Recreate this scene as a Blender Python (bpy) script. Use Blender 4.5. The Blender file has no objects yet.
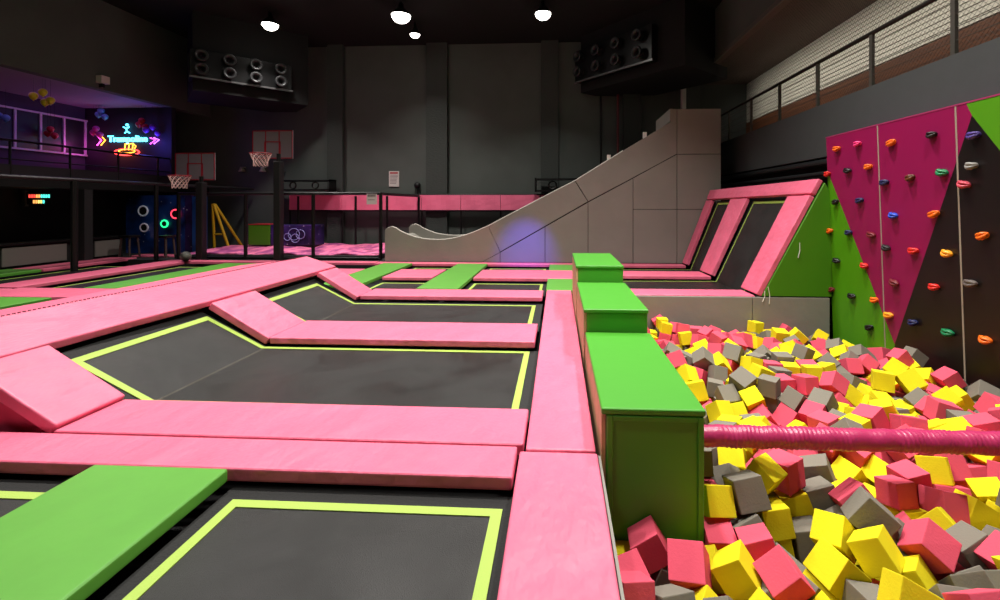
import bpy, bmesh, math, random
from mathutils import Vector, Matrix, Quaternion
random.seed(11)
C = bpy.context.scene.collection
SC = bpy.context.scene
PI = math.pi

# ---------------------------------------------------------------- camera, world, exposure, lights
cam_data = bpy.data.cameras.new('camera'); cam = bpy.data.objects.new('camera', cam_data); C.objects.link(cam)
cam.location = (0, 0, 1.7); cam.rotation_euler = (PI/2, 0, math.radians(3.053))
cam_data.sensor_width = 36; cam_data.lens = 16.2; cam_data.shift_x = -0.034; cam_data.shift_y = -0.095
cam_data.clip_start = 0.05; cam_data.clip_end = 200
SC.camera = cam
w = bpy.data.worlds.new('world'); SC.world = w; w.use_nodes = True
w.node_tree.nodes['Background'].inputs[0].default_value = (0.55, 0.6, 0.62, 1)
w.node_tree.nodes['Background'].inputs[1].default_value = 0.010
SC.view_settings.view_transform = 'Standard'; SC.view_settings.look = 'None'
SC.view_settings.gamma = 1.0; SC.view_settings.use_curve_mapping = False
SC.view_settings.exposure = 0.0

LAMP_W = 150
LAMPS = [(-5.06,14.28,.30,1),(-5.12,15.88,.17,.35),(-0.48,14.38,.25,.8),(-9.74,14.75,.25,.8),
         (-9.7,9.2,.25,1),(-4.6,9.4,.25,1.1),(0.6,9.4,.25,1.1),(3.0,7.2,.25,1.3),
         (-9.7,4.8,.25,1),(-4.6,4.8,.25,1.35),(0.0,4.8,.25,1.45),(3.2,3.6,.25,1.3),
         (-2.6,1.6,.25,.6)]
LAMP_Z = 7.9
def light(name, kind, loc, energy, color=(1,1,1), size=.3, target=None, **kw):
    d = bpy.data.lights.new(name, kind); d.energy = energy; d.color = color
    if kind == 'AREA':
        d.shape = 'DISK'; d.size = size
        if 'spread' in kw: d.spread = kw['spread']
        if 'rect' in kw: d.shape = 'RECTANGLE'; d.size, d.size_y = kw['rect']
    elif kind == 'SPOT':
        d.spot_size = kw.get('cone', 1.0); d.spot_blend = kw.get('blend', .8); d.shadow_soft_size = size
    else: d.shadow_soft_size = size
    o = bpy.data.objects.new(name, d); C.objects.link(o); o.location = loc
    if target is not None:
        o.rotation_euler = (Vector(target)-Vector(loc)).to_track_quat('-Z','Y').to_euler()
    return o
for (x, y, r, e) in LAMPS:
    light('lamp_light', 'AREA', (x, y, LAMP_Z-.1-r*.85), LAMP_W*e, (1,.955,.89), r*2, spread=math.radians(110))
light('mezzanine_glow', 'AREA', (-16.4, 13.2, 5.25), 17, (.62,.2,1), spread=PI, rect=(2.2,5.5))
light('balcony_glow', 'AREA', (5.62, 10.2, 6.2), 100, (1,.93,.82), .3, (7.5,10.2,5.0), spread=math.radians(105), rect=(14,.3))
light('ramp_purple_spot', 'SPOT', (-.9, 10.6, 2.4), 900, (.13,.09,1), .1, (-.95,13.3,.25), cone=.66, blend=1)
light('ramp_rose_spot', 'SPOT', (-2.2, 11.2, 2.2), 60, (1,.12,.25), .1, (-2.3,13.3,.75), cone=.6, blend=1)

# ---------------------------------------------------------------- materials
MATS = {}
def rgb(r, g, b):                                   # sRGB 0-255 to linear
    f = lambda c: (c/255/12.92) if c/255 <= .04045 else ((c/255+.055)/1.055)**2.4
    return (f(r), f(g), f(b), 1)
def mat(name, col, rough=.55, metal=0, bump=0, bscale=30, stretch=(1,1,1), var=0, vscale=4, spec=.5, emit=None, estr=0, col2=None, bdist=.02, rvar=0):
    if name in MATS: return MATS[name]
    m = bpy.data.materials.new(name); m.use_nodes = True; MATS[name] = m
    nt = m.node_tree; b = nt.nodes['Principled BSDF']
    b.inputs['Base Color'].default_value = col
    b.inputs['Roughness'].default_value = rough; b.inputs['Metallic'].default_value = metal
    b.inputs['Specular IOR Level'].default_value = spec
    if emit: b.inputs['Emission Color'].default_value = emit; b.inputs['Emission Strength'].default_value = estr
    if bump or var:
        tc = nt.nodes.new('ShaderNodeTexCoord'); mp = nt.nodes.new('ShaderNodeMapping')
        mp.inputs['Scale'].default_value = stretch; nt.links.new(tc.outputs['Object'], mp.inputs[0])
    if bump:
        n = nt.nodes.new('ShaderNodeTexNoise'); n.inputs['Scale'].default_value = bscale; n.inputs['Detail'].default_value = 4
        bp = nt.nodes.new('ShaderNodeBump'); bp.inputs['Strength'].default_value = bump; bp.inputs['Distance'].default_value = bdist
        nt.links.new(mp.outputs[0], n.inputs['Vector']); nt.links.new(n.outputs[0], bp.inputs['Height']); nt.links.new(bp.outputs[0], b.inputs['Normal'])
    if var:
        n2 = nt.nodes.new('ShaderNodeTexNoise'); n2.inputs['Scale'].default_value = vscale; n2.inputs['Detail'].default_value = 3
        mx = nt.nodes.new('ShaderNodeMix'); mx.data_type = 'RGBA'
        c2 = col2 or tuple(min(1, c*(1-var)) for c in col[:3])+(1,)
        mx.inputs[6].default_value = col; mx.inputs[7].default_value = c2
        rp = nt.nodes.new('ShaderNodeValToRGB'); rp.color_ramp.elements[0].position = .42; rp.color_ramp.elements[1].position = .62
        nt.links.new(mp.outputs[0], n2.inputs['Vector']); nt.links.new(n2.outputs[0], rp.inputs[0]); nt.links.new(rp.outputs[0], mx.inputs[0])
        nt.links.new(mx.outputs[2], b.inputs['Base Color'])
    if rvar:                                        # soft wear streaks in the gloss
        n3 = nt.nodes.new('ShaderNodeTexNoise'); n3.inputs['Scale'].default_value = 1.3; n3.inputs['Detail'].default_value = 5; n3.inputs['Distortion'].default_value = .6
        t3 = nt.nodes.new('ShaderNodeTexCoord'); r3 = nt.nodes.new('ShaderNodeMapRange')
        r3.inputs['From Min'].default_value = .35; r3.inputs['From Max'].default_value = .65
        r3.inputs['To Min'].default_value = rough-rvar; r3.inputs['To Max'].default_value = rough+rvar
        nt.links.new(t3.outputs['Object'], n3.inputs['Vector']); nt.links.new(n3.outputs[0], r3.inputs['Value']); nt.links.new(r3.outputs[0], b.inputs['Roughness'])
    return m
PINK   = mat('pink_vinyl', rgb(225,104,134), .45, bump=.7, bscale=2.6, bdist=.07, stretch=(1.4,.8,1), var=.05, vscale=3)
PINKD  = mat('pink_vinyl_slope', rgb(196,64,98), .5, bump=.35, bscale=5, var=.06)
GREEN  = mat('green_vinyl', rgb(86,152,52), .45, bump=.12, bscale=6, var=.05)
GREENB = mat('green_box_vinyl', rgb(66,146,38), .42, bump=.1, bscale=5)
GREENP = mat('green_panel', rgb(66,124,10), .5)
TAN    = mat('tan_side', rgb(190,160,120), .7, var=.15)
BLACKM = mat('trampoline_mesh', rgb(23,23,22), .48, bump=.3, bscale=220, var=.3, vscale=1.6, rvar=.12)
SKIRT  = mat('black_spring_cover', rgb(20,20,20), .8, bump=.3, bscale=60)
TAPE   = mat('lime_tape', rgb(156,184,78), .6, bump=.2, bscale=80)
FRAMEB = mat('black_steel', rgb(9,9,10), .45, .2)
BLK    = mat('matt_black', rgb(9,9,10), .85)
GREYV  = mat('grey_vinyl', rgb(132,129,121), .55, bump=.5, bscale=1.6, bdist=.04, var=.06, vscale=1.2)
GREYJ  = mat('dark_joint', rgb(48,46,44), .8)
WALLG  = mat('wall_grey_paint', rgb(82,88,84), .85, var=.12, vscale=.7, bump=.1, bscale=12)
WALLC  = mat('wall_brick_column', rgb(56,61,58), .85, bump=.8, bscale=9, stretch=(1,1,3))
CEILM  = mat('ceiling_black_paint', rgb(10,10,11), .9)
FASC   = mat('fascia_paint', rgb(58,62,63), .7, var=.06)
WHITEM = mat('white_enamel', rgb(215,213,205), .5)
STEEL  = mat('brushed_steel', rgb(84,82,76), .45, .5)
STEELD = mat('dark_steel', rgb(34,32,28), .5, .3)
WOODB  = mat('brown_wood', rgb(92,50,20), .55, var=.5, vscale=3, stretch=(1,.2,6), col2=rgb(70,36,14))
SOFF   = mat('soffit_paint', rgb(92,76,66), .8)
MAGENTA= mat('magenta_board', rgb(138,8,74), .42)
CLGREEN= mat('lime_board', rgb(78,146,12), .42)
CLBLACK= mat('black_board', rgb(15,9,8), .4)
BAR    = mat('pink_roll_cover', rgb(172,44,92), .36, bump=.15, bscale=20)
FLOORM = mat('floor_paint', rgb(24,24,25), .8)
def foam(name, col): return mat(name, col, .95, bump=.1, bscale=70, spec=.1)
FOAM = {'yellow': foam('foam_yellow', rgb(222,206,34)), 'pink': foam('foam_pink', rgb(214,84,106)), 'grey': foam('foam_grey', rgb(122,117,107))}
def glow(name, col, s): return mat(name, col, .5, emit=col, estr=s)

# ---------------------------------------------------------------- mesh helpers
def tag(o, label=None, cat=None, group=None, kind=None):
    if label: o['label'] = label
    if cat: o['category'] = cat
    if group: o['group'] = group
    if kind: o['kind'] = kind
    return o
def empty(name, loc=(0,0,0), label=None, cat=None, group=None):
    o = bpy.data.objects.new(name, None); C.objects.link(o); o.location = loc; o.empty_display_size = .1
    return tag(o, label, cat, group)
def link(name, bm, mats, parent=None, smooth=False, recenter=True):
    me = bpy.data.meshes.new(name)
    vs = [v.co.copy() for v in bm.verts]
    c = Vector((0,0,0))
    if recenter and vs and parent is None:
        c = sum(vs, Vector())/len(vs); c.z = min(v.z for v in vs)
        for v in bm.verts: v.co -= c
    bmesh.ops.recalc_face_normals(bm, faces=bm.faces)
    bm.to_mesh(me); bm.free()
    for m in (mats if isinstance(mats, (list,tuple)) else [mats]): me.materials.append(m)
    if smooth:
        for p in me.polygons: p.use_smooth = True
    o = bpy.data.objects.new(name, me); C.objects.link(o); o.location = c
    if parent is not None:
        o.parent = parent; o.location = -parent.location
    return o
def bevel(bm, r, seg=2, geom=None):
    if r > 0: bmesh.ops.bevel(bm, geom=geom or list(bm.edges), offset=r, segments=seg, profile=.6, affect='EDGES', clamp_overlap=True)
    return bm
def hexa(bm, top, bot, mi=0):
    n = len(top)
    a = [bm.verts.new(p) for p in top]; b = [bm.verts.new(p) for p in bot]
    fs = [bm.faces.new(a), bm.faces.new(b[::-1])]
    for i in range(n): fs.append(bm.faces.new((a[i], b[i], b[(i+1)%n], a[(i+1)%n])))
    for f in fs: f.material_index = mi
    return fs
def box(bm, x0, x1, y0, y1, z0, z1, mi=0):
    return hexa(bm, [(x0,y0,z1),(x1,y0,z1),(x1,y1,z1),(x0,y1,z1)], [(x0,y0,z0),(x1,y0,z0),(x1,y1,z0),(x0,y1,z0)], mi)
def bxo(name, d, m, parent=None, bev=0, seg=2):
    bm = bmesh.new(); box(bm, *d); bevel(bm, bev, seg); return link(name, bm, m, parent)
def tube(bm, p, q, r, n=10, r2=None, mi=0, cap=True):
    p = Vector(p); q = Vector(q); d = (q-p).normalized(); r2 = r if r2 is None else r2
    u = d.orthogonal().normalized(); v = d.cross(u)
    a = [bm.verts.new(p+(u*math.cos(2*PI*i/n)+v*math.sin(2*PI*i/n))*r) for i in range(n)]
    b = [bm.verts.new(q+(u*math.cos(2*PI*i/n)+v*math.sin(2*PI*i/n))*r2) for i in range(n)]
    fs = [bm.faces.new((a[i], a[(i+1)%n], b[(i+1)%n], b[i])) for i in range(n)]
    if cap: fs += [bm.faces.new(a[::-1]), bm.faces.new(b)]
    for f in fs: f.material_index = mi
def path(bm, pts, r, n=8, closed=False, mi=0):
    pts = [Vector(p) for p in pts]; N = len(pts); rings = []
    for i, p in enumerate(pts):
        a = pts[(i-1) % N] if (closed or i > 0) else p; b = pts[(i+1) % N] if (closed or i < N-1) else p
        d = (b-a).normalized(); up = Vector((0,0,1)) if abs(d.z) < .9 else Vector((0,1,0))
        u = d.cross(up).normalized(); v = u.cross(d)
        rings.append([bm.verts.new(p+(u*math.cos(2*PI*k/n)+v*math.sin(2*PI*k/n))*r) for k in range(n)])
    for i in range(N if closed else N-1):
        A = rings[i]; B = rings[(i+1) % N]
        for k in range(n):
            f = bm.faces.new((A[k], A[(k+1)%n], B[(k+1)%n], B[k])); f.material_index = mi
    if not closed: bm.faces.new(rings[0][::-1]); bm.faces.new(rings[-1])
def torus(bm, c, u, v, R, r, N=24, n=8, mi=0):
    c = Vector(c); u = Vector(u); v = Vector(v)
    path(bm, [c+(u*math.cos(2*PI*i/N)+v*math.sin(2*PI*i/N))*R for i in range(N)], r, n, True, mi)
def slab(bm, f, ss, y0, y1, off=0, th=.08, mi=0, nu=1):
    """closed slab that follows the surface f(s, y) -> point, lifted off along the normal and th thick"""
    ys = [y0+(y1-y0)*k/nu for k in range(nu+1)]
    def nrm(i, y):
        s = ss[i]; n = Vector((0,0,0)); dy = (Vector(f(s, y+.01))-Vector(f(s, y-.01))).normalized()
        for j in (i-1, i+1):
            if 0 <= j < len(ss):
                dx = (Vector(f(ss[j], y))-Vector(f(s, y)))*(1 if j > i else -1)
                n += dx.normalized().cross(dy)
        return n.normalized()
    T = [[bm.verts.new(Vector(f(s, y))+nrm(i, y)*off) for y in ys] for i, s in enumerate(ss)]
    B = [[bm.verts.new(Vector(f(s, y))+nrm(i, y)*(off-th)) for y in ys] for i, s in enumerate(ss)]
    F = []
    for i in range(len(ss)-1):
        for k in range(nu):
            F.append(bm.faces.new((T[i][k], T[i+1][k], T[i+1][k+1], T[i][k+1])))
            F.append(bm.faces.new((B[i][k], B[i][k+1], B[i+1][k+1], B[i+1][k])))
        F.append(bm.faces.new((T[i][0], B[i][0], B[i+1][0], T[i+1][0])))
        F.append(bm.faces.new((T[i][-1], T[i+1][-1], B[i+1][-1], B[i][-1])))
    for k in range(nu):
        F.append(bm.faces.new((T[0][k], T[0][k+1], B[0][k+1], B[0][k])))
        F.append(bm.faces.new((T[-1][k], B[-1][k], B[-1][k+1], T[-1][k+1])))
    for q in F: q.material_index = mi
def sharp_bevel(bm, r, seg=2, ang=.6):
    bm.normal_update()
    es = [e for e in bm.edges if len(e.link_faces) == 2 and e.calc_face_angle(0) > ang]
    if es: bevel(bm, r, seg, es)
PADN = [0]
def pad(name, f, ss, y0, y1, label, m=None, th=.08, off=0, bev=.018, group='pink edge pads of the trampolines', cat='pad', puff=True, skew=None):
    """a foam pad in a vinyl sleeve; seen as one piece, lightly wrinkled"""
    m = m or PINK
    bm = bmesh.new(); slab(bm, f, ss, y0, y1, off, th)
    sharp_bevel(bm, bev, 3)
    o = link(name, bm, m, smooth=False)
    for p in o.data.polygons: p.use_smooth = p.area < .02
    return tag(o, label, cat, group)
def flat(z=0): return lambda s, y: Vector((s, y, z))
SL = -3.72
def fL(s, y): return Vector((s, y, 0 if s > SL else (SL-s)*.6))       # court floor, rising towards the ridge
def fB(s, y): return Vector((s, y, 0 if s > SL else (SL-s)*.5))         # beds hang a little lower on the slope
def fR(s, y):                                                        # s<0 flat, 0..1 up the incline
    t = (y-8.6)/4.6
    b = Vector((3.72-.12*t, y, 0)); tp = Vector((4.86-.46*t, y, 2.18-.06*t))
    return Vector((b.x+s, y, 0)) if s <= 0 else b.lerp(tp, s)
def lerp_list(a, b, n): return [a+(b-a)*i/n for i in range(n+1)]

# ---------------------------------------------------------------- room shell
def struct(name, *boxes, m=None, bev=0):
    bm = bmesh.new()
    for d in boxes: box(bm, *d)
    return tag(link(name, bm, m), kind='structure')
struct('floor', (-20,6,-4,18.2,-1.6,-1.45), m=FLOORM)
struct('ceiling', (-20,8,-4,18.6,8.3,8.5), m=CEILM)
struct('wall_back', (-20,8,18.3,18.6,-1.45,8.3), m=WALLG)
struct('wall_front', (-20,8,-4.3,-4.0,-1.45,8.3), m=WALLG)
struct('wall_left', (-15.0,-14.7,-4,18.3,5.43,8.3), m=WALLG)          # upper wall over the mezzanine opening
struct('wall_left_lower', (-16.6,-16.4,-4,18.3,-1.45,2.2), m=BLK)
struct('wall_mezzanine', (-18.4,-18.2,-4,16.4,2.5,5.6), m=mat('mezzanine_paint', rgb(70,50,85), .8))
struct('wall_mezzanine_end', (-18.4,-14.72,16.4,16.6,2.42,5.45), m=mat('mezzanine_end_paint', rgb(30,26,40), .8))
struct('floor_mezzanine', (-18.4,-14.75,-4,18.3,2.2,2.42), m=BLK)
struct('ceiling_mezzanine', (-18.4,-15.0,-4,16.6,5.43,5.6), m=mat('mezzanine_ceiling_paint', rgb(150,130,165), .8))
struct('wall_right_lower', (5.5,5.7,-4,18.3,-1.45,3.6), m=BLK)
struct('wall_right_fascia', (5.3,5.5,-4,15.6,2.66,3.72), m=FASC)
struct('floor_balcony', (5.5,7.5,-4,18.3,3.6,3.72), m=FASC)
struct('wall_right_upper', (5.3,5.5,-4,18.3,6.55,8.3), m=WALLG)
struct('ceiling_balcony', (5.3,7.7,-4,18.3,6.5,6.55), m=SOFF)
struct('trim_6', (4.82,4.98,17.8,18.0,-.03,6.5), m=WHITEM)
struct('trim_1', (5.24,5.3,-4,17.9,6.5,6.62), m=mat('soffit_edge_trim', rgb(90,86,80), .7))
bm = bmesh.new(); box(bm, 7.5,7.7,-4,18.3,4.96,6.5)                  # pale slatted cladding, each slat a bevelled ledge
for k in range(14):
    z = 4.98+k*.11; hexa(bm, [(7.5,-4,z+.1),(7.5,18.3,z+.1),(7.49,18.3,z+.1),(7.49,-4,z+.1)], [(7.5,-4,z),(7.5,18.3,z),(7.47,18.3,z),(7.47,-4,z)])
tag(link('wall_balcony', bm, mat('pale_cladding', rgb(182,180,168), .7)), kind='structure')
bm = bmesh.new(); box(bm, 7.46,7.7,-4,18.3,3.72,4.94)
for z in (4.12,4.5): box(bm, 7.445,7.46,-4,18.3,z,z+.03)
tag(link('wall_balcony_wainscot', bm, WOODB), kind='structure')
for i, (x0, x1) in enumerate([(-5.37,-4.50),(-.68,.02),(-9.5,-8.85),(2.6,3.3)]):
    struct('trim_%d' % (i+2), (x0,x1,18.05,18.3,-1.45,8.3), m=WALLC)
# lower pit and court shell
struct('wall_pit_side', (.275,.29,-1.0,3.1,-1.45,-.015), m=GREYV)
struct('floor_court', (-16.4,.25,-4,13.6,-.75,-.6), m=BLK)
struct('floor_rear', (-16.4,5.5,13.6,18.3,-.75,-.04), m=FLOORM)
struct('floor_court_side', (1.05,5.5,8.95,13.6,-.75,-.6), m=BLK)
# bulkheads that carry the air units
def rotbox(bm, o, u, length, depth, z0, z1, mi=0):
    o = Vector(o); u = Vector(u).normalized(); v = Vector((-u.y, u.x, 0))
    P = [o, o+u*length, o+u*length+v*depth, o+v*depth]
    hexa(bm, [(p.x,p.y,z1) for p in P], [(p.x,p.y,z0) for p in P], mi)

# ---------------------------------------------------------------- court: trampolines and pads
def trampoline(label, f, s0, s1, y0, y1, folds=(), off=-.12, tw=.065, tw1=None, tw0=None, mg=(.1,.08,.12,.12), up=1):
    """bed s0..s1 by y0..y1 is the outline of the lime tape; mg = black cover beyond it at s0, s1, y0, y1"""
    tw0 = tw if tw0 is None else tw0; tw1 = tw if tw1 is None else tw1
    L = lambda a, b: [a]+[k for k in sorted(folds) if a+.02 < k < b-.02]+[b]
    c = f((s0+s1)/2, (y0+y1)/2)
    t = empty('trampoline', (c.x, c.y, c.z+off-.02), label, 'trampoline', 'trampolines of the court')
    bm = bmesh.new(); slab(bm, f, L(s0+tw0*.5, s1-tw1*.5), y0+tw*.5, y1-tw*.5, off, .012); link('bed', bm, BLACKM, t)
    bm = bmesh.new()
    slab(bm, f, L(s0, s1), y0, y0+tw, off+.007, .006); slab(bm, f, L(s0, s1), y1-tw, y1, off+.007, .006)
    slab(bm, f, [s0, s0+tw0], y0+tw, y1-tw, off+.007, .006); slab(bm, f, [s1-tw1, s1], y0+tw, y1-tw, off+.007, .006)
    link('border_tape', bm, TAPE, t)
    bm = bmesh.new(); a, b, c_, d = mg
    slab(bm, f, L(s0-a, s1+b), y0-c_, y0, off-.004, .008); slab(bm, f, L(s0-a, s1+b), y1, y1+d, off-.004, .008)
    slab(bm, f, [s0-a, s0], y0, y1, off-.004, .008); slab(bm, f, [s1, s1+b], y0, y1, off-.004, .008)
    link('spring_cover', bm, SKIRT, t)
    if folds:
        bm = bmesh.new()
        for k in folds:
            if s0 < k < s1:
                path(bm, [f(k, y0+tw+.005)+Vector((0,0,off+.002)), f(k, y1-tw-.005)+Vector((0,0,off+.002))], .005, 5)
        if len(bm.verts): link('stitched_seam', bm, mat('seam_thread', rgb(110,105,92), .8), t)
        else: bm.free()
    return t
P = flat(0)
trampoline('near black trampoline with lime border beside the low green pad', P, -2.0, -.33, .7, 2.67, mg=(.1,.06,.1,.13))
trampoline('black trampoline beyond the nearest green pad, only its corner showing', P, -5.2, -3.16, .7, 2.67, mg=(.1,.1,.1,.13))
trampoline('large black trampoline bending up a slope, second row, stitched fold', fB, -4.46, -.35, 3.92, 5.56, (SL,), mg=(.12,.11,.15,.05))
trampoline('black trampoline bending up to the ridge, third row, behind the wide pink pad', fB, -4.42, -.40, 6.6, 8.12, (SL,), mg=(.12,.12,.12,.16))
trampoline('black trampoline in the fourth row beside the small green squares', P, -1.93, -.34, 9.15, 10.3, mg=(.1,.08,.12,.12))
trampoline('black trampoline in the fifth row before the grey ramp', P, -1.93, -.34, 11.9, 12.75, mg=(.1,.08,.12,.12))
trampoline('narrow black trampoline between the two long green pads, fourth row', P, -4.1, -3.0, 9.15, 10.3, mg=(.1,.08,.12,.12))
trampoline('narrow black trampoline between the two long green pads, fifth row', P, -4.1, -3.0, 11.9, 12.75, mg=(.1,.08,.12,.12))
trampoline('black trampoline that climbs the incline nearest the foam pit', fR, -2.9, .85, 9.35, 10.82, (0,), tw=.03, tw1=.025, mg=(.1,.02,.08,.08))
trampoline('black trampoline that climbs the incline nearest the grey ramp', fR, -2.9, .85, 11.84, 12.72, (0,), tw=.03, tw1=.025, mg=(.1,.02,.08,.08))
trampoline('side court black trampoline beyond the ridge, beside the long far green pad', P, -11.05, -9.85, 8.9, 12.6, mg=(.1,.1,.1,.1))
trampoline('side court black trampoline at the foot of the dark counter', P, -13.5, -12.1, 6.5, 12.6, mg=(.1,.1,.1,.1))
trampoline('side court black trampoline hidden mostly behind the ridge', P, -8.6, -6.3, 4, 12.6, mg=(.1,.1,.1,.1))

g_row = 'pink pads between the trampoline rows'
pad('safety_pad', P, [-6.0,-.285], 2.80, 3.165, 'long pink pad nearest the camera between first two trampoline rows', group=g_row, th=.09)
pad('safety_pad', P, [-3.80,-.245], 3.19, 3.75, 'long pink pad lying directly behind the nearest cross pad', group=g_row, th=.085)
pad('safety_pad', P, [-3.70,-.29], 5.59, 6.45, 'wide pink cross pad between second and third trampoline rows', group=g_row, th=.085)
pad('safety_pad', P, [-3.72,-.29], 8.28, 8.98, 'pink cross pad behind the third trampoline row', group=g_row, th=.08)
pad('safety_pad', P, [-1.98,.5], 10.42, 11.75, 'pink cross pad between fourth and fifth rows, beside green squares', group=g_row, th=.08)
pad('safety_pad', P, [-4.15,-2.95], 10.42, 11.75, 'short pink cross pad between the two long green pads', group=g_row, th=.08)
pad('safety_pad', P, [-6.2,-5.13], 10.42, 11.75, 'pink cross pad behind the end of the ridge', group=g_row, th=.08)
pad('safety_pad', P, [-5.35,1.7], 12.88, 13.28, 'long thin pink pad along the foot of the grey ramp', group=g_row, th=.08)
pad('safety_pad', P, [-12.0,-5.4], 13.0, 13.36, 'long pink pad along the front of the fenced foam platform', group=g_row, th=.08)
g_sl = 'sloping pink pads that climb to the ridge'
pad('slope_pad', fL, [-4.50,SL-.06], 3.2, 3.75, 'sloping pink pad nearest the camera climbing to the ridge', PINK, group=g_sl, off=.0, th=.1)
pad('slope_pad', fL, [-4.47,SL+.02], 5.59, 6.43, 'sloping pink pad in the middle of the three below the ridge', PINK, group=g_sl, off=-.012, th=.1)
pad('slope_pad', fL, [-4.47,SL+.0], 8.2, 8.88, 'sloping pink pad farthest away below the end of the ridge', PINK, group=g_sl, off=-.012, th=.09)
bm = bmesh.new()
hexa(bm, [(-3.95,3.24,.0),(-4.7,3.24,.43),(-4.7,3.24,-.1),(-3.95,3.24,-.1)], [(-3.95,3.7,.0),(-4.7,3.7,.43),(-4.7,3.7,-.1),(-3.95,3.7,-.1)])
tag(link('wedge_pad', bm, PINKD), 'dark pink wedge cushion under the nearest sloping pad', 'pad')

# side strip along the pit
g_e = 'pink pads along the edge of the foam pit'
pad('edge_pad', P, [-.265,.27], .9, 3.105, 'pink edge pad nearest the camera beside the green step box', group=g_e, th=.09)
pad('edge_pad', P, [-.225,.262], 3.13, 9.0, 'long pink edge pad running beside the green steps', group=g_e, th=.08)
g_g = 'green square pads beside the steps'
pad('green_pad', P, [-.24,.50], 9.03, 10.39, 'small green square pad at the end of the long pink edge pad', GREEN, group=g_g)
pad('green_pad', P, [-.24,.50], 11.78, 12.86, 'small green square pad at the foot of the grey ramp', GREEN, group=g_g)
g_l = 'long green pads between trampolines'
pad('green_pad', P, [-3.03,-2.12], .5, 2.79, 'large green pad nearest the camera between two trampolines', GREEN, group=g_l, th=.085, off=.005)
pad('green_pad', P, [-2.88,-2.02], 9.02, 12.86, 'long green pad in the middle leading to the grey ramp', GREEN, group=g_l, off=.012)
pad('green_pad', P, [-5.08,-4.22], 9.3, 12.86, 'long green pad beside the end of the pink ridge', GREEN, group=g_l, off=.012)
pad('green_pad', P, [-9.75,-8.72], 8.75, 12.7, 'long green pad of the side court beyond the pink ridge', GREEN, group=g_l)
pad('green_pad', P, [-11.0,-9.3], 1.5, 7.8, 'green pad of the side court with one dark corner knob', GREEN, group=g_l)
pad('green_pad', P, [-14.6,-13.65], 7.0, 11.2, 'green pad against the dark counter of the side court', GREEN, group=g_l)

# ridge: sloping front, flat crest
def ridge_z(y): return .43+.02*min(1,max(0,(y-3.2)/1.5))
def fRidge(s, y):                                   # s 0..1 up the front face, 1..2 the crest
    z0 = ridge_z(y); x0 = -4.66+.14*min(1,max(0,(y-3.4)/2.2))
    return Vector((x0-s*.62, y, z0+.2*s)) if s <= 1 else Vector((x0-.62-(s-1)*.85, y, z0+.2-.09*(s-1)))
bm = bmesh.new(); slab(bm, fRidge, [1,.5,0], 2.6, 8.95, .005, .09, nu=10); sharp_bevel(bm, .02, 3)
for f in bm.faces: f.smooth = f.calc_area() < .02
ridge = tag(link('ridge_pad', bm, PINK), 'long pink padded ridge running away from the camera above the slopes', 'pad')
bm = bmesh.new(); slab(bm, fRidge, [2,1.02], 2.6, 8.2, .005, .09, nu=8); sharp_bevel(bm, .02, 3)
tag(link('crest_pad', bm, PINK), 'flat pink crest pad behind the dashed zip line of the ridge', 'pad')
bm = bmesh.new()
for k in range(150):
    y = 2.7+k*.041; p = fRidge(1.0, y); tube(bm, p+Vector((.0,0,.012)), p+Vector((0,.022,.012)), .007, 4)
link('zip', bm, mat('zip_dark', rgb(90,30,50), .6), ridge)
struct('floor_ridge', (-6.0,-4.75,2.6,8.9,-.6,.30), m=BLK)

# side court pads
g_s = 'pink pads of the side court'
pad('safety_pad', P, [-11.75,-11.1], 2.0, 8.6, 'side court pink pad beside the green pad beyond the ridge', group=g_s)
pad('safety_pad', P, [-11.05,-8.72], 7.85, 8.7, 'side court pink cross pad between its two green pads', group=g_s)
pad('safety_pad', P, [-12.0,-11.2], 8.75, 12.95, 'long side court pink pad leading to the galaxy wall', group=g_s)
pad('safety_pad', P, [-14.55,-13.65], 11.25, 13.9, 'pink pad along the dark counter with small clip on it', group=g_s)
pad('safety_pad', P, [-14.35,-12.1], 14.3, 14.9, 'pink pad in front of the galaxy wall', group=g_s)

# ---------------------------------------------------------------- incline beside the pit
g_i = 'pink pads framing the two inclined trampolines'
pad('incline_pad', fR, [-2.62,-.02], 8.66, 9.25, 'flat pink pad on the low grey wall of the foam pit', group=g_i, th=.09)
pad('incline_pad', fR, [0.01,.86], 8.62, 9.32, 'sloping pink pad along the green side panel of the incline', group=g_i, off=.03, th=.1)
pad('incline_pad', fR, [-3.2,-.02], 10.92, 11.74, 'flat pink pad between the two incline trampolines', group=g_i, th=.08)
pad('incline_pad', fR, [.01,.86], 10.92, 11.74, 'sloping pink pad between the two incline trampolines', group=g_i, off=.03, th=.1)
pad('incline_pad', fR, [-1.9,-.02], 12.84, 13.22, 'flat pink pad along the ramp side of the incline', group=g_i, th=.08)
pad('incline_pad', fR, [.01,.86], 12.84, 13.22, 'sloping pink pad against the grey ramp', group=g_i, off=.03, th=.1)
pad('incline_pad', fR, [.875,1.0], 8.62, 13.22, 'pink pad across the top of the incline', group=g_i, off=.03, th=.1)
bm = bmesh.new(); pr = [(3.80,0),(5.06,0),(5.06,1.9),(4.93,2.12)]
hexa(bm, [(x,8.60,z) for x,z in pr], [(x,8.66,z) for x,z in pr]); bevel(bm, .008, 1)
tag(link('side_panel', bm, GREENP), 'green triangular panel closing the side of the incline above the foam pit', 'panel')
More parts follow.
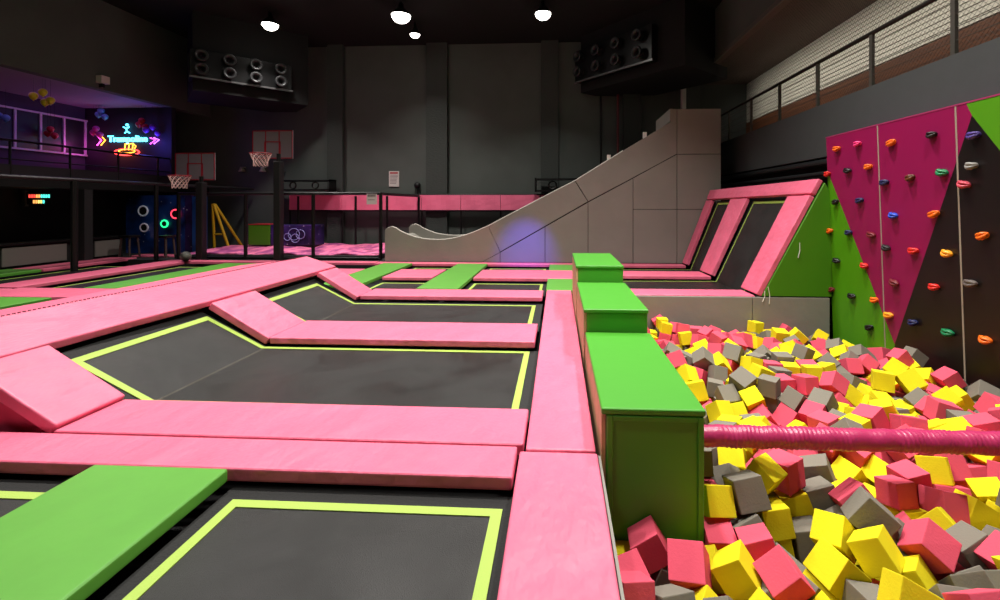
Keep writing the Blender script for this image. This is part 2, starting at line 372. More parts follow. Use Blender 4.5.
for a, b, lb in (((3.9,.18),(3.92,-.14),'loose white tie cord hanging at the lower corner of the incline'),((3.84,.1),(3.80,-.10),'short white tie cord beside the lower incline corner'),((4.47,1.0),(4.44,.72),'loose white tie cord halfway up the green side panel')):
    a = Vector((a[0], 8.585, a[1])); b = Vector((b[0], 8.585, b[1])); bm = bmesh.new(); path(bm, [a, a.lerp(b,.5)+Vector((.02,0,0)), b], .007, 5)
    tag(link('tie_cord', bm, WHITEM), lb, 'cord', 'white tie cords of the incline pads')
w = empty('pit_wall', (3,8.7,-1.45), 'low grey padded wall at the back of the foam pit', 'padded wall')
for x0, x1 in ((1.02,3.62),(3.63,5.02)):
    bm = bmesh.new(); box(bm, x0, x1, 8.6, 8.66, -1.44, -.02); bevel(bm, .012, 2); link('padded_panel', bm, GREYV, w)
bxo('backing', (1.02,5.02,8.67,8.92,-1.44,-.1), GREYJ, w)

# ---------------------------------------------------------------- green steps
def step(y0, y1, z, label, sx=0):
    t = empty('step_box', (.65,(y0+y1)/2,-1.44), label, 'step', 'green soft steps between court and foam pit')
    bm = bmesh.new(); box(bm, .33+sx, .995+sx, y0+.015, y1-.004, -1.44, z-.045); bevel(bm, .01, 2); link('body', bm, GREENB, t)
    bm = bmesh.new(); box(bm, .297+sx, 1.005+sx, y0, y1-.003, z-.045, z); bevel(bm, .014, 3); link('top_pad', bm, GREENB, t)
    bm = bmesh.new(); box(bm, .30+sx, .328+sx, y0+.02, y1-.006, -1.44, z-.05); link('side_slab', bm, TAN, t)  # plain tan slab covering the left side of the box
    if z < .4:
        bm = bmesh.new()
        for d in ((.335,.375,y0-.002,y0+.014,-1.4,z-.05),(.95,.99,y0-.002,y0+.014,-1.4,z-.05),(.375,.95,y0-.002,y0+.014,z-.085,z-.05)): box(bm, *d)
        bevel(bm, .004, 1); link('front_border', bm, GREENB, t)
step(3.11, 4.97, .305, 'lowest green step box nearest the camera with bordered front')
step(4.975, 6.715, .555, 'middle green step box', -.015)
step(6.72, 8.47, .80, 'tallest green step box farthest from the camera', -.03)

# ---------------------------------------------------------------- padded roll bar over the pit
bar = empty('roll_bar', (3,3.5,-.06), 'pink padded bar with gathered cover spanning the foam pit', 'bar')
bm = bmesh.new(); n = 24; rings = []; x = 1.008
xs = []
while x < 5.0:
    xs.append(x); x += .012
for x in xs:
    g = 1 if 1.25 < x < 2.15 or 2.5 < x < 3.6 else .25
    ph = x*2*PI/.034 + .8*math.sin(x*9)
    rings.append([bm.verts.new((x+.006*math.sin(3*a+x*15)*g, 3.5+(.078+.0045*g*math.sin(ph+.5*math.sin(2*a))+.003*math.sin(x*31+a))*math.cos(a),
                 -.06+(.078+.0045*g*math.sin(ph+.5*math.sin(2*a))+.003*math.sin(x*31+a))*math.sin(a))) for a in [2*PI*k/n for k in range(n)]])
for i in range(len(rings)-1):
    for k in range(n): bm.faces.new((rings[i][k], rings[i][(k+1)%n], rings[i+1][(k+1)%n], rings[i+1][k]))
link('gathered_cover', bm, BAR, bar, smooth=True)
bm = bmesh.new(); tube(bm, (1.0,3.5,-.06), (5.04,3.5,-.06), .045, 16); link('steel_core', bm, FRAMEB, bar)

# ---------------------------------------------------------------- climbing wall
cw = empty('climbing_wall', (5.1,5,-1.44), 'magenta, black and green climbing wall leaning over the foam pit', 'climbing wall')
def wx(z): return 5.1-.12*(z+.6)/3.52
def clip(poly, inside, inter):
    out = []
    for i in range(len(poly)):
        a, b = poly[i-1], poly[i]
        if inside(b):
            if not inside(a): out.append(inter(a, b))
            out.append(b)
        elif inside(a): out.append(inter(a, b))
    return out
def clip_y(poly, lo, hi):
    for v, s in ((lo, 1), (hi, -1)):
        poly = clip(poly, lambda p: (p[0]-v)*s >= -1e-9, lambda a, b: (v, a[1]+(b[1]-a[1])*(v-a[0])/(b[0]-a[0])))
        if len(poly) < 3: return []
    return poly
ZT, ZB = 2.94, -1.4
art = [(CLGREEN, [(8.65,2.36),(8.65,ZB),(7.1,ZB),(7.1,-.41)]),
       (MAGENTA, [(8.65,ZT),(8.65,2.36),(7.1,-.41),(5.70,2.78),(5.77,ZT)]),
       (CLBLACK, [(7.1,-.41),(7.1,ZB),(1.2,ZB),(1.2,.3),(4.55,1.15),(5.70,2.78)]),
       (CLGREEN, [(5.77,ZT),(5.70,2.78),(4.55,1.15),(1.2,.3),(1.2,ZT)])]
ys = [8.65,7.3,5.92,4.54,3.16,1.78,1.2]
for i in range(len(ys)-1):
    hi, lo = ys[i]-.006, ys[i+1]+.006
    bm = bmesh.new(); used = [MAGENTA, CLBLACK, CLGREEN]
    for m, poly in art:
        q = clip_y(poly, lo, hi)
        if len(q) > 2:
            hexa(bm, [(wx(z), y, z) for y, z in q], [(wx(z)+.03, y, z) for y, z in q], used.index(m))
    link('panel', bm, used, cw)
bm = bmesh.new()
for y in ys[1:-1]: hexa(bm, [(wx(z)-.002,yy,z) for yy,z in ((y-.012,ZB),(y+.012,ZB),(y+.012,ZT),(y-.012,ZT))], [(wx(z)+.028,yy,z) for yy,z in ((y-.012,ZB),(y+.012,ZB),(y+.012,ZT),(y-.012,ZT))])
link('joint_strip', bm, mat('joint_grey', rgb(150,140,125), .6), cw)
bm = bmesh.new(); hexa(bm, [(wx(z)+.034+d,yy,z) for yy,z,d in ((1.2,ZB,0),(8.65,ZB,0),(8.65,ZT,0),(1.2,ZT,0))], [(5.28,yy,z) for yy,z in ((1.2,ZB),(8.65,ZB),(8.65,ZT),(1.2,ZT))])
link('timber_backing', bm, GREYJ, cw)
bm = bmesh.new(); box(bm, wx(ZT)-.004, 5.28, 1.2, 8.655, ZT, ZT+.02); link('top_trim', bm, mat('trim_magenta', rgb(150,40,90), .5), cw)

HC = {'orange': rgb(240,110,20), 'pink': rgb(235,60,130), 'black': rgb(22,20,24), 'purple': rgb(70,50,130), 'red': rgb(215,40,35), 'navy': rgb(30,36,84),
      'brown': rgb(96,52,26), 'green': rgb(18,120,74), 'white': rgb(128,126,122), 'rose': rgb(190,60,80), 'blue': rgb(30,70,190), 'maroon': rgb(110,22,34), 'amber': rgb(245,160,30), 'grey': rgb(95,85,82)}
HM = {k: mat('hold_'+k, v, .38, bump=.4, bscale=45) for k, v in HC.items()}
def hold_mesh(seed):
    """two lips with a grip slot between them, on a round foot; local x = out of the wall, y = along, z = up"""
    R = random.Random(seed); bm = bmesh.new(); W = .105+R.random()*.02; n = 14; m = 10
    for side in (1, -1):
        rr = []
        for i in range(n+1):
            t = -1+2*i/n; w = max(.0, 1-abs(t)**2.2); dip = (.013*math.exp(-(t/.18)**2) if side > 0 else 0)
            c = Vector((.028+.022*w, t*W, side*(.003+.021*w)-.4*dip+.02*t*t)); r = .006+.021*w*(1.1 if side < 0 else .95)
            rr.append([bm.verts.new(c+Vector((r*1.25*math.cos(2*PI*k/m), 0, r*math.sin(2*PI*k/m)))) for k in range(m)])
        for i in range(n):
            for k in range(m): bm.faces.new((rr[i][k], rr[i][(k+1)%m], rr[i+1][(k+1)%m], rr[i+1][k]))
        bm.faces.new(rr[0][::-1]); bm.faces.new(rr[-1])
    N = 18; a = [bm.verts.new((0, W*.82*math.cos(2*PI*k/N), .008+.042*math.sin(2*PI*k/N))) for k in range(N)]
    b = [bm.verts.new((.03, W*.66*math.cos(2*PI*k/N), .006+.03*math.sin(2*PI*k/N))) for k in range(N)]
    for k in range(N): bm.faces.new((a[k], a[(k+1)%N], b[(k+1)%N], b[k]))
    bm.faces.new(b); bm.faces.new(a[::-1]); bmesh.ops.recalc_face_normals(bm, faces=bm.faces)
    me = bpy.data.meshes.new('climbing_hold'); bm.to_mesh(me); bm.free()
    for p in me.polygons: p.use_smooth = True
    return me
HOLDS = [(8.3,2.7,'orange','in the top row, by the magenta corner'),(7.74,2.71,'pink','in the top row on magenta'),(6.99,2.62,'orange','in the top row past the first seam'),
(6.26,2.63,'black','in the top row on magenta near the black area'),(5.66,2.53,'purple','high on the black area under the green corner'),(8.6,2.27,'red','at the outer magenta edge beside the green incline'),
(8.02,2.29,'black','in the second row on magenta'),(7.5,2.31,'orange','in the second row on magenta before the first seam'),(7.16,2.04,'navy','just past the first seam, high on magenta'),
(6.65,2.08,'brown','high in the middle of the second magenta panel'),(6.12,2.12,'green','on the magenta edge where black begins, high up'),(5.7,2.17,'white','high on black beside the second seam'),
(5.81,1.95,'rose','on black just beyond the second seam, high up'),(8.39,1.75,'black','on magenta above the tall green triangle'),(7.74,1.77,'navy','in the third row of the first magenta panel'),
(7.0,1.54,'blue','on magenta past the first seam, bright'),(6.27,1.57,'orange','on the border of magenta and black'),(5.59,1.33,'orange','at mid height on the black panel past second seam'),
(8.6,1.22,'orange','at the outer edge of the tall green triangle'),(8.05,1.22,'navy','at mid height where green meets magenta'),(7.49,1.22,'maroon','at mid height on magenta before the first seam'),
(7.17,1.04,'black','at mid height beside the first seam'),(6.64,1.05,'red','at mid height where magenta meets black'),(6.09,1.07,'amber','at mid height on black before the second seam'),
(8.42,.69,'black','in the middle of the tall green triangle'),(7.68,.7,'red','low where green meets magenta'),(7.03,.53,'maroon','low on the narrow end of magenta'),
(6.31,.6,'red','low on black before the second seam'),(5.77,.74,'grey','low on black across the second seam'),(8.6,.13,'maroon','at the low outer edge beside the pit wall'),
(8.03,.13,'black','low on the tall green triangle'),(7.47,.18,'orange','low where the green triangle narrows'),(7.17,.01,'amber','on the lowest point of the magenta wedge'),
(6.69,.02,'navy','low on black beside the magenta wedge'),(6.12,.04,'green','low on black above the foam cubes'),(5.6,.1,'orange','low on black past the second seam'),
(7.61,-.3,'black','at the green foot of the wall just above the cubes')]
hmeshes = {}
for i, (y, z, c, where) in enumerate(HOLDS):
    key = (c, i % 2)
    if key not in hmeshes:
        me = hold_mesh(i % 2); me.materials.append(HM[c]); hmeshes[key] = me
    o = bpy.data.objects.new('climbing_hold', hmeshes[key]); C.objects.link(o)
    o.location = (wx(z)-.001, y, z); o.rotation_euler = (random.uniform(-.35,.35), math.radians(-2), PI)
    o.scale = (1, .74, .95)
    bn = bmesh.new() if False else None
    tag(o, '%s lip-shaped climbing hold %s' % (c, where), 'climbing hold', 'lip-shaped holds on the climbing wall')

# ---------------------------------------------------------------- grey quarter ramp
ramp = empty('padded_ramp', (0,14,-.02), 'tall grey padded ramp curving up to a tower at the back', 'ramp')
RY = 13.3
curve = [(-5.21,.93),(-5.12,1.01),(-4.99,1.05),(-4.86,1.0),(-4.75,.92),(-4.52,.82),(-4.29,.74),(-4.06,.695),(-3.83,.67),(-3.6,.66),(-3.38,.67),(-3.07,.72),(-2.77,.8),(-2.42,.93),(-2.08,1.08)]
up = [(-2.08,1.08),(-1.3,1.49),(-.4,1.96),(.5,2.42),(1.9,3.29),(3.32,4.15)]
def plate(pts, y0, y1, m, name='padded_panel', bev=.008):
    bm = bmesh.new(); hexa(bm, [(x,y0,z) for x,z in pts], [(x,y1,z) for x,z in pts]); sharp_bevel(bm, bev, 2); return link(name, bm, m, ramp)
g = .005
panels = [curve+[(-1.90,.69),(-1.72,.3),(-2.26,-.0),(-5.21,-.0)],
 [(-2.07,1.085),(-1.3,1.485),(-.4,1.955),(.49,2.415),(.87,1.8),(-1.71,.315),(-1.89,.69)],
 [(.51,2.42),(1.9,3.285),(3.32,4.145),(3.32,4.49),(3.45,4.49),(3.45,3.19),(2.19,2.5),(.89,1.81)],
 [(3.465,4.49),(4.71,4.49),(4.71,3.185),(3.465,3.185)],
 [(3.465,3.17),(4.71,3.17),(4.71,1.58),(3.465,1.58)], [(3.465,1.565),(4.71,1.565),(4.71,.0),(3.465,.0)],
 [(2.2,2.48),(3.45,3.165),(3.45,1.58),(2.2,1.58)], [(2.2,1.565),(3.45,1.565),(3.45,0),(2.2,0)],
 [(.89,1.775),(2.185,2.47),(2.185,0),(.89,0)], [(-.375,1.05),(.875,1.765),(.875,0),(-.375,0)], [(-1.71,.285),(-.39,1.04),(-.39,0),(-1.71,0)], [(-2.24,-.0),(-1.725,.28),(-1.725,0)]]
for p in panels: plate(p, RY, RY+.05, GREYV)
prof = curve+up[1:]
bm = bmesh.new()
full = prof+[(3.32,4.48),(4.70,4.48),(4.70,0),(-5.2,0)]
hexa(bm, [(x,RY+.055,z-.012 if z > .1 else z) for x,z in full], [(x,RY+.12,z-.012 if z > .1 else z) for x,z in full]); link('side_frame', bm, GREYJ, ramp)
bm = bmesh.new()
P2 = [(x,z) for x,z in prof]+[(3.32,4.15)]
for (x0,z0),(x1,z1) in zip(P2[:-2], P2[1:-1]):
    hexa(bm, [(x0,RY+.13,z0-.30),(x1,RY+.13,z1-.30),(x1,15.2,z1-.30),(x0,15.2,z0-.30)], [(x0,RY+.13,z0-.36),(x1,RY+.13,z1-.36),(x1,15.2,z1-.36),(x0,15.2,z0-.36)])
link('riding_surface', bm, GREYV, ramp)
bm = bmesh.new()
back = [(x+.1,z) for x,z in prof]+[(4.8,4.15),(4.8,0),(-5.1,0)]
hexa(bm, [(x,15.2,z) for x,z in back], [(x,15.3,z) for x,z in back]); link('rear_side', bm, GREYV, ramp)
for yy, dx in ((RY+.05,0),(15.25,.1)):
    bm = bmesh.new(); path(bm, [(x+dx,yy,z) for x,z in prof[:-1]], .016, 6); link('edge_highlight', bm, mat('pale_highlight', rgb(196,192,182), .5), ramp)  # pale line added along the curved edges, a highlight put in as colour
bm = bmesh.new(); box(bm, 3.34, 4.69, RY+.125, 15.2, 4.3, 4.42); box(bm, 3.26, 3.33, RY, 15.2, 4.14, 4.50); link('tower_top', bm, GREYV, ramp)
for (x,z) in ((1.5,3.06),(2.55,3.72)):
    bxo('edge_clip', (x-.05,x+.05,RY+.06,RY+.14,z-.06,z+.12), WHITEM, ramp)

# ---------------------------------------------------------------- balcony rail and net
rail = empty('balcony_railing', (5.36,9,3.72), 'steel cable railing along the upper balcony', 'railing')
for k in range(9):
    y = 14.42-1.605*k
    if y < 1.5: break
    bm = bmesh.new(); box(bm, 5.34, 5.39, y-.035, y+.035, 3.721, 4.62); link('post', bm, STEEL, rail)
bm = bmesh.new(); path(bm, [(5.36,1.5,4.64),(5.36,15.3,4.64)], .036, 10); link('handrail', bm, STEELD, rail)
for z in (3.92,4.1,4.28,4.46):
    bm = bmesh.new(); path(bm, [(5.36,1.5,z),(5.36,15.3,z)], .006, 5); link('cable', bm, STEEL, rail)
bm = bmesh.new(); z0, z1, y0, y1 = 3.76, 6.48, 2.0, 17.6; h = z1-z0; d = .08
k = y0-h
def strand(bm, a, b, r=.0022):
    a = Vector(a); b = Vector(b); dd = (b-a).normalized(); u = Vector((1,0,0)); v = dd.cross(u)
    A = [bm.verts.new(a+q*r) for q in (u, v, -u, -v)]; B = [bm.verts.new(b+q*r) for q in (u, v, -u, -v)]
    for i in range(4): bm.faces.new((A[i], A[(i+1)%4], B[(i+1)%4], B[i]))
while k < y1:
    a, b = max(k, y0), min(k+h, y1); strand(bm, (5.45,a,z0+a-k), (5.45,b,z0+b-k)); strand(bm, (5.458,a,z1-(a-k)), (5.458,b,z1-(b-k))); k += d
tag(link('safety_net', bm, mat('net_cord', rgb(40,38,33), .8)), 'fine diamond safety net hanging behind the balcony railing', 'net')
for z in (2.35,2.52): pass
pr = empty('service_pipe', (5.4,12,2.2), 'pair of black pipes under the balcony fascia', 'pipe')
for z, r in ((2.56,.07),(2.33,.05)):
    bm = bmesh.new(); path(bm, [(5.36,8.8,z),(5.36,15.4,z)], r, 12); link('pipe_run', bm, mat('black_pipe', rgb(30,32,34), .4), pr)

# ---------------------------------------------------------------- ceiling lamps
LB = ['big round ceiling lamp, brightest over the back of the hall', 'small ceiling lamp just behind the brightest one', 'round ceiling lamp over the grey ramp', 'round ceiling lamp above the ring-nozzle unit']
for i, (x, y, r, e) in enumerate(LAMPS):
    t = empty('ceiling_lamp', (x,y,LAMP_Z-.12), LB[i] if i < 4 else 'round high-bay ceiling lamp over the court above the camera view', 'lamp', 'high-bay ceiling lamps')
    N = 28; bm = bmesh.new()
    pr_ = [(r*1.08,-.1),(r*1.08,-.06),(r*.55,.10),(r*.28,.14),(r*.28,.3),(0.001,.3)]
    R_ = [[bm.verts.new((x+q*math.cos(2*PI*k/N), y+q*math.sin(2*PI*k/N), LAMP_Z+zz)) for k in range(N)] for q, zz in pr_]
    for a in range(len(R_)-1):
        for k in range(N): bm.faces.new((R_[a][k], R_[a][(k+1)%N], R_[a+1][(k+1)%N], R_[a+1][k]))
    link('housing', bm, FRAMEB, t, smooth=True)
    bm = bmesh.new(); RR = [[bm.verts.new((x+r*math.cos(a)*math.cos(2*PI*k/N), y+r*math.cos(a)*math.sin(2*PI*k/N), LAMP_Z-.08-r*.8*math.sin(a))) for k in range(N)] for a in (0,.3,.6,.9,1.2,1.45)]
    for a in range(5):
        for k in range(N): bm.faces.new((RR[a][k], RR[a][(k+1)%N], RR[a+1][(k+1)%N], RR[a+1][k]))
    bm.faces.new(RR[-1]); link('diffuser', bm, glow('lamp_glow', (1,.95,.85,1), 14), t, smooth=True)
    bm = bmesh.new(); tube(bm, (x,y,LAMP_Z+.3), (x,y,8.3), .02, 6); link('hanger', bm, FRAMEB, t)

# ---------------------------------------------------------------- air units with round jet nozzles
AIRM = mat('air_unit_metal', rgb(26,26,28), .3, .3, bump=.3, bscale=3)
def air_unit(o, u, L, z0, z1, label, n=4, tw=None):
    o = Vector(o); u = Vector(u).normalized(); v = Vector((-u.y, u.x, 0))           # v points into the wall
    t = empty('air_unit', (o.x, o.y, z0), label, 'air unit', 'ceiling air units with eight round nozzles')
    bm = bmesh.new(); rotbox(bm, o, u, L, 1.0, z0, z1); bevel(bm, .02, 2); link('cabinet', bm, AIRM, t)
    bm = bmesh.new(); rotbox(bm, o-v*.03-u*.03, u, L+.06, .06, z0-.03, z0+.03); link('bottom_rail', bm, mat('rail_metal', rgb(120,120,122), .3, .7), t)
    for r_ in range(2):
        for k in range(n):
            c = o+u*(L*(k+.35)/(n-.15))+Vector((0,0,z0+(z1-z0)*(.27 if r_ == 0 else .75)))
            bm = bmesh.new(); ax = -v; e1 = u; e2 = Vector((0,0,1)); N = 24
            pp = [(.15,0),(.155,.16),(.20,.2),(.205,.235),(.18,.26),(.10,.22),(.075,.12),(.07,.02)]
            RR = [[bm.verts.new(c+ax*h+(e1*math.cos(2*PI*q/N)+e2*math.sin(2*PI*q/N))*r) for q in range(N)] for r, h in pp]
            for a in range(len(RR)-1):
                for q in range(N): bm.faces.new((RR[a][q], RR[a][(q+1)%N], RR[a+1][(q+1)%N], RR[a+1][q]))
            bm.faces.new(RR[-1]); link('jet_nozzle', bm, mat('nozzle_metal', rgb(46,46,48), .4, .2), t, smooth=True)
    return t
air_unit((-12.24,14.37,0), (2.19,2.12,0), 3.05, 6.0, 6.95, 'black ceiling air unit with eight round nozzles over the basketball hoops')
air_unit((.66,17.56,0), (2.40,-2.68,0), 3.6, 6.45, 7.65, 'black ceiling air unit with eight round nozzles over the grey ramp')
bm = bmesh.new(); rotbox(bm, (-12.35,14.6,0), (2.19,2.12,0), 3.6, 2.4, 5.6, 8.3)
o = tag(link('beam_air_unit', bm, BLK), kind='structure')
bm = bmesh.new(); rotbox(bm, (.9,17.75,0), (2.40,-2.68,0), 4.6, 2.6, 6.1, 8.3)
tag(link('beam_air_unit', bm, BLK), kind='structure')

# ---------------------------------------------------------------- small fittings
def fitting(x, y, z, ux, label, k=.5):
    t = empty('flood_light', (x,y,z), label, 'flood light', 'white flood lights on the side walls')
    bm = bmesh.new(); box(bm, min(x,x+ux*.3), max(x,x+ux*.2), y-.14, y+.14, z-.02, z+.22); bevel(bm, .02, 2); link('lamp_head', bm, WHITEM, t)
    bm = bmesh.new(); box(bm, min(x,x+ux*.12), max(x,x+ux*.12), y-.04, y+.04, z-.15, z-.02); link('bracket', bm, FRAMEB, t)
fitting(-14.7, 13.7, 5.62, 1, 'white flood light on the dark wall above the purple mezzanine')
fitting(5.3, 16.2, 7.1, -1, 'white flood light on the dark wall above the balcony')

def sign(name, x0, x1, y, z0, z1, label, lines, head=None):
    t = empty(name, ((x0+x1)/2, y, z0), label, 'sign')
    bm = bmesh.new(); box(bm, x0, x1, y, y+.02, z0, z1); link('sheet', bm, mat('paper_white', rgb(205,200,196), .6), t)
    bm = bmesh.new(); W = x1-x0; H = z1-z0
    for k in range(lines):
        z = z1-H*(.26+.62*k/lines); r = random.uniform(.6,.82)
        box(bm, x0+W*.12, x0+W*(.12+r), y-.004, y, z-.008, z+.008)
    link('printed_lines', bm, mat('ink_dark', rgb(90,70,75), .7), t)
    if head:
        bm = bmesh.new(); box(bm, x0+W*.1, x1-W*.1, y-.004, y, z1-H*.17, z1-H*.07); link('heading', bm, head, t)
    return t
sign('notice_sign', -6.98, -6.56, 18.26, 2.46, 3.1, 'white printed notice with red heading on the back wall', 7, mat('ink_red', rgb(170,40,50), .6))
sign('warning_sign', -5.98, -5.66, 13.785, 1.72, 2.05, 'small white warning sheet hung on the cage corner', 2, mat('ink_black', rgb(30,30,30), .6))
bm = bmesh.new(); path(bm, [(-11.42,17.98,.4),(-11.42,17.98,3.1),(-11.42,18.25,3.1)], .035, 8)
tag(link('conduit_pipe', bm, STEEL), 'thin pale conduit pipe running up the back wall beside the hoop', 'pipe')
bm = bmesh.new(); tube(bm, (2.37,17.98,-.04), (2.37,17.98,6.08), .05, 8)
tag(link('sprinkler_pipe', bm, mat('dark_red_paint', rgb(96,24,34), .5)), 'dark red vertical pipe on the back wall over the ramp', 'pipe')
bm = bmesh.new(); tube(bm, (1.72,18.25,-.04), (1.72,18.25,6.08), .035, 8)
tag(link('sprinkler_pipe', bm, FRAMEB), 'thin black vertical pipe on the back wall over the ramp', 'pipe')
def camera_dome(x, z, label, m):
    t = empty('wall_sensor', (x,18.3,z), label, 'sensor')
    bm = bmesh.new(); bmesh.ops.create_cone(bm, cap_ends=True, segments=16, radius1=.13, radius2=.06, depth=.16, matrix=Matrix.Translation((x,18.2,z+.08)) ); link('cover', bm, m, t)
    bm = bmesh.new(); box(bm, x-.1, x+.1, 18.22, 18.29, z+.16, z+.2); link('base_plate', bm, m, t)
camera_dome(-13.25, 3.1, 'small beige cone shaped sensor on the back wall near the hoop', mat('beige_plastic', rgb(150,145,120), .6))
camera_dome(-12.35, 3.1, 'small white sensor on the back wall beside the conduit pipe', WHITEM)
t = empty('wall_lamp', (-5.75,18.2,1.95), 'small black lamp bracket on the back wall beside the column', 'lamp')
bm = bmesh.new(); tube(bm, (-5.75,18.2,2.0), (-5.75,18.2,2.4), .03, 6); link('stem', bm, FRAMEB, t)
bm = bmesh.new(); bmesh.ops.create_uvsphere(bm, u_segments=12, v_segments=8, radius=.14, matrix=Matrix.Translation((-5.75,18.15,2.5))); link('head', bm, FRAMEB, t, smooth=True)

# pink padded band on the back wall with its black frame
b = empty('wall_padding', (-6,17.9,1.5), 'long pink padded band hung across the back wall', 'wall padding')
xs = [-11.0,-8.8,-7.2,-5.5,-3.9,-2.3,-.7,.6]
for i in range(len(xs)-1):
    bm = bmesh.new(); slab(bm, lambda s, z: Vector((s, 17.86+.012*math.sin(s*7+z*5), z)), lerp_list(xs[i]+.01, xs[i+1]-.01, 8), 1.5, 2.1, 0, .06, nu=3)
    link('padded_section', bm, mat('pink_band', rgb(246,116,152), .5, bump=.9, bscale=2.2, stretch=(1,1,1.4)), b, smooth=False)
for z in (1.47,2.12):
    bm = bmesh.new(); path(bm, [(-11.05,17.93,z),(.7,17.93,z)], .03, 8); link('frame_tube', bm, FRAMEB, b)
for x in xs[:-1]:
    bm = bmesh.new(); path(bm, [(x,17.95,-.03),(x,17.95,2.12)], .035, 8); link('frame_post', bm, FRAMEB, b)
def rack(x0, x1, y, z0, z1, label):
    t = empty('wall_rack', ((x0+x1)/2,y,z0), label, 'rack')
    for z in (z0+.05, z1-.05):
        bm = bmesh.new(); box(bm, x0, x1, y-.25, y+.25, z-.03, z+.03); link('shelf', bm, FRAMEB, t)
    for x in (x0+.03, x1-.03):
        bm = bmesh.new(); box(bm, x-.03, x+.03, y-.25, y+.25, z0, z1); link('upright', bm, FRAMEB, t)
    for k in range(2):
        cx = x0+(x1-x0)*(.3+.4*k); bm = bmesh.new(); torus(bm, (cx,y-.1,(z0+z1)/2), (1,0,0), (0,0,1), (z1-z0)*.27, .03, 16, 6); link('fan_ring', bm, STEELD, t)
rack(-.9, 1.4, 17.6, 2.2, 2.75, 'black framed fan rack on the back wall behind the ramp')
rack(-11.3, -9.0, 17.6, 2.25, 2.72, 'black framed fan rack on the back wall behind the hoop post')

# ---------------------------------------------------------------- fenced foam platform
pf = empty('foam_platform', (-9,16,-.03), 'pink mottled foam platform inside the black cage', 'platform')
m = mat('mottled_pink', rgb(240,120,165), .7, bump=1, bscale=4, var=.5, vscale=3.2, stretch=(1,.45,1), col2=rgb(150,60,120))
bm = bmesh.new(); slab(bm, lambda s, y: Vector((s, y, .14+.03*math.sin(s*3+y*2)+.02*math.sin(s*7-y*5))), lerp_list(-12.35,-5.75,40), 13.98, 17.7, 0, .06, nu=20); link('foam_top', bm, m, pf, smooth=True)
bm = bmesh.new(); box(bm, -12.4, -5.7, 13.92, 17.75, -.03, .1); bevel(bm, .02, 2); link('black_skirt', bm, mat('black_skirt', rgb(36,30,36), .7, bump=1, bscale=6), pf)
cg = empty('safety_cage', (-9,14,-.03), 'black steel cage frame around the foam platform', 'cage')
def tb(name, a, q, r, parent, m=FRAMEB, n=10):
    bm = bmesh.new(); tube(bm, a, q, r, n); return link(name, bm, m, parent)
for x in (-12.2,-9.96,-7.74,-5.56): tb('post', (x,13.86,-.02), (x,13.86,2.06), .055, cg)
for x in (-10.6,-8.2,-6.9,-5.6): tb('post', (x,17.85,.0), (x,17.85,2.06), .045, cg)
for z in (2.06,): 
    tb('top_rail', (-12.2,13.86,z), (-5.56,13.86,z), .05, cg); tb('top_rail', (-5.58,13.9,z), (-5.6,17.85,z), .05, cg)
tb('bottom_rail', (-12.2,13.86,.02), (-5.56,13.86,.02), .04, cg)
bx_ = empty('court_fence', (-12.6,10,-.03), 'black steel fence with high top rail beside the dark counter', 'fence')
for y in (7.4,11.1,13.5): tb('post', (-12.62,y,-.03), (-12.62,y,2.33), .075 if y < 12 else .06, bx_)
tb('top_rail', (-12.62,3,2.36), (-12.62,18,2.36), .05, bx_, mat('worn_rail', rgb(52,50,52), .35, .5))
def post(x, y, h, r, label):
    t = empty('padded_post', (x,y,-.03), label, 'post', 'black posts that carry the basketball hoops')
    bm = bmesh.new(); box(bm, x-r, x+r, y-r, y+r, -.03, h*.93); bevel(bm, .03, 3); link('padding', bm, mat('black_pad', rgb(16,16,17), .5), t)
    tb('pole', (x,y,h*.9), (x,y,h), .06, t); bxo('base_plate', (x-r-.05,x+r+.05,y-r-.05,y+r+.05,-.03,.0), FRAMEB, t)
post(-11.24, 13.62, 2.6, .11, 'thick black post carrying the lower basketball hoop')
post(-8.72, 13.62, 3.3, .11, 'thick black post carrying the higher basketball hoop by the cage')

def hoop(cx, y, z0, z1, w_, rimx, label):
    t = empty('basketball_hoop', (cx,y,z0), label, 'basketball hoop', 'basketball hoops on black posts')
    bm = bmesh.new(); box(bm, cx-w_/2, cx+w_/2, y, y+.03, z0, z1); link('backboard', bm, mat('backboard_grey', rgb(118,112,118), .35), t)
    RD = mat('hoop_red', rgb(150,28,44), .4); bm = bmesh.new()
    for d in ((cx-w_/2,cx+w_/2,z1-.03,z1),(cx-w_/2,cx+w_/2,z0,z0+.03),(cx-w_/2,cx-w_/2+.03,z0,z1),(cx+w_/2-.03,cx+w_/2,z0,z1),
              (cx-w_/6-.015,cx-w_/6+.015,z0,z1),(cx+w_/6-.015,cx+w_/6+.015,z0,z1),(cx-.27,cx+.27,z0+.52,z0+.55),(cx-.27,cx-.24,z0+.14,z0+.55),(cx+.24,cx+.27,z0+.14,z0+.55)):
        box(bm, d[0], d[1], y-.012, y-.001, d[2], d[3])
    link('red_lines', bm, RD, t)
    R = .30; cz = z0+.12; cyy = y-R-.1; bm = bmesh.new(); torus(bm, (rimx,cyy,cz), (1,0,0), (0,1,0), R, .014, 28, 8); tube(bm, (rimx,y-.005,cz), (rimx,cyy+R,cz), .02, 8); link('rim', bm, RD, t)
    bm = bmesh.new(); N = 12; rows = 5
    pt = lambda a, j: (rimx+(R-.085*min(j,3)/3*1.2)*math.cos(a), cyy+(R-.085*min(j,3)/3*1.2)*math.sin(a), cz-.40*j/rows)
    for k in range(N):
        for j in range(rows):
            a = 2*PI*(k+.5*(j%2))/N
            for s_ in (-1, 1): strand(bm, pt(a, j), pt(a+s_*PI/N, j+1), .009)
    link('net', bm, mat('net_white', rgb(225,190,185), .8), t)
    return t
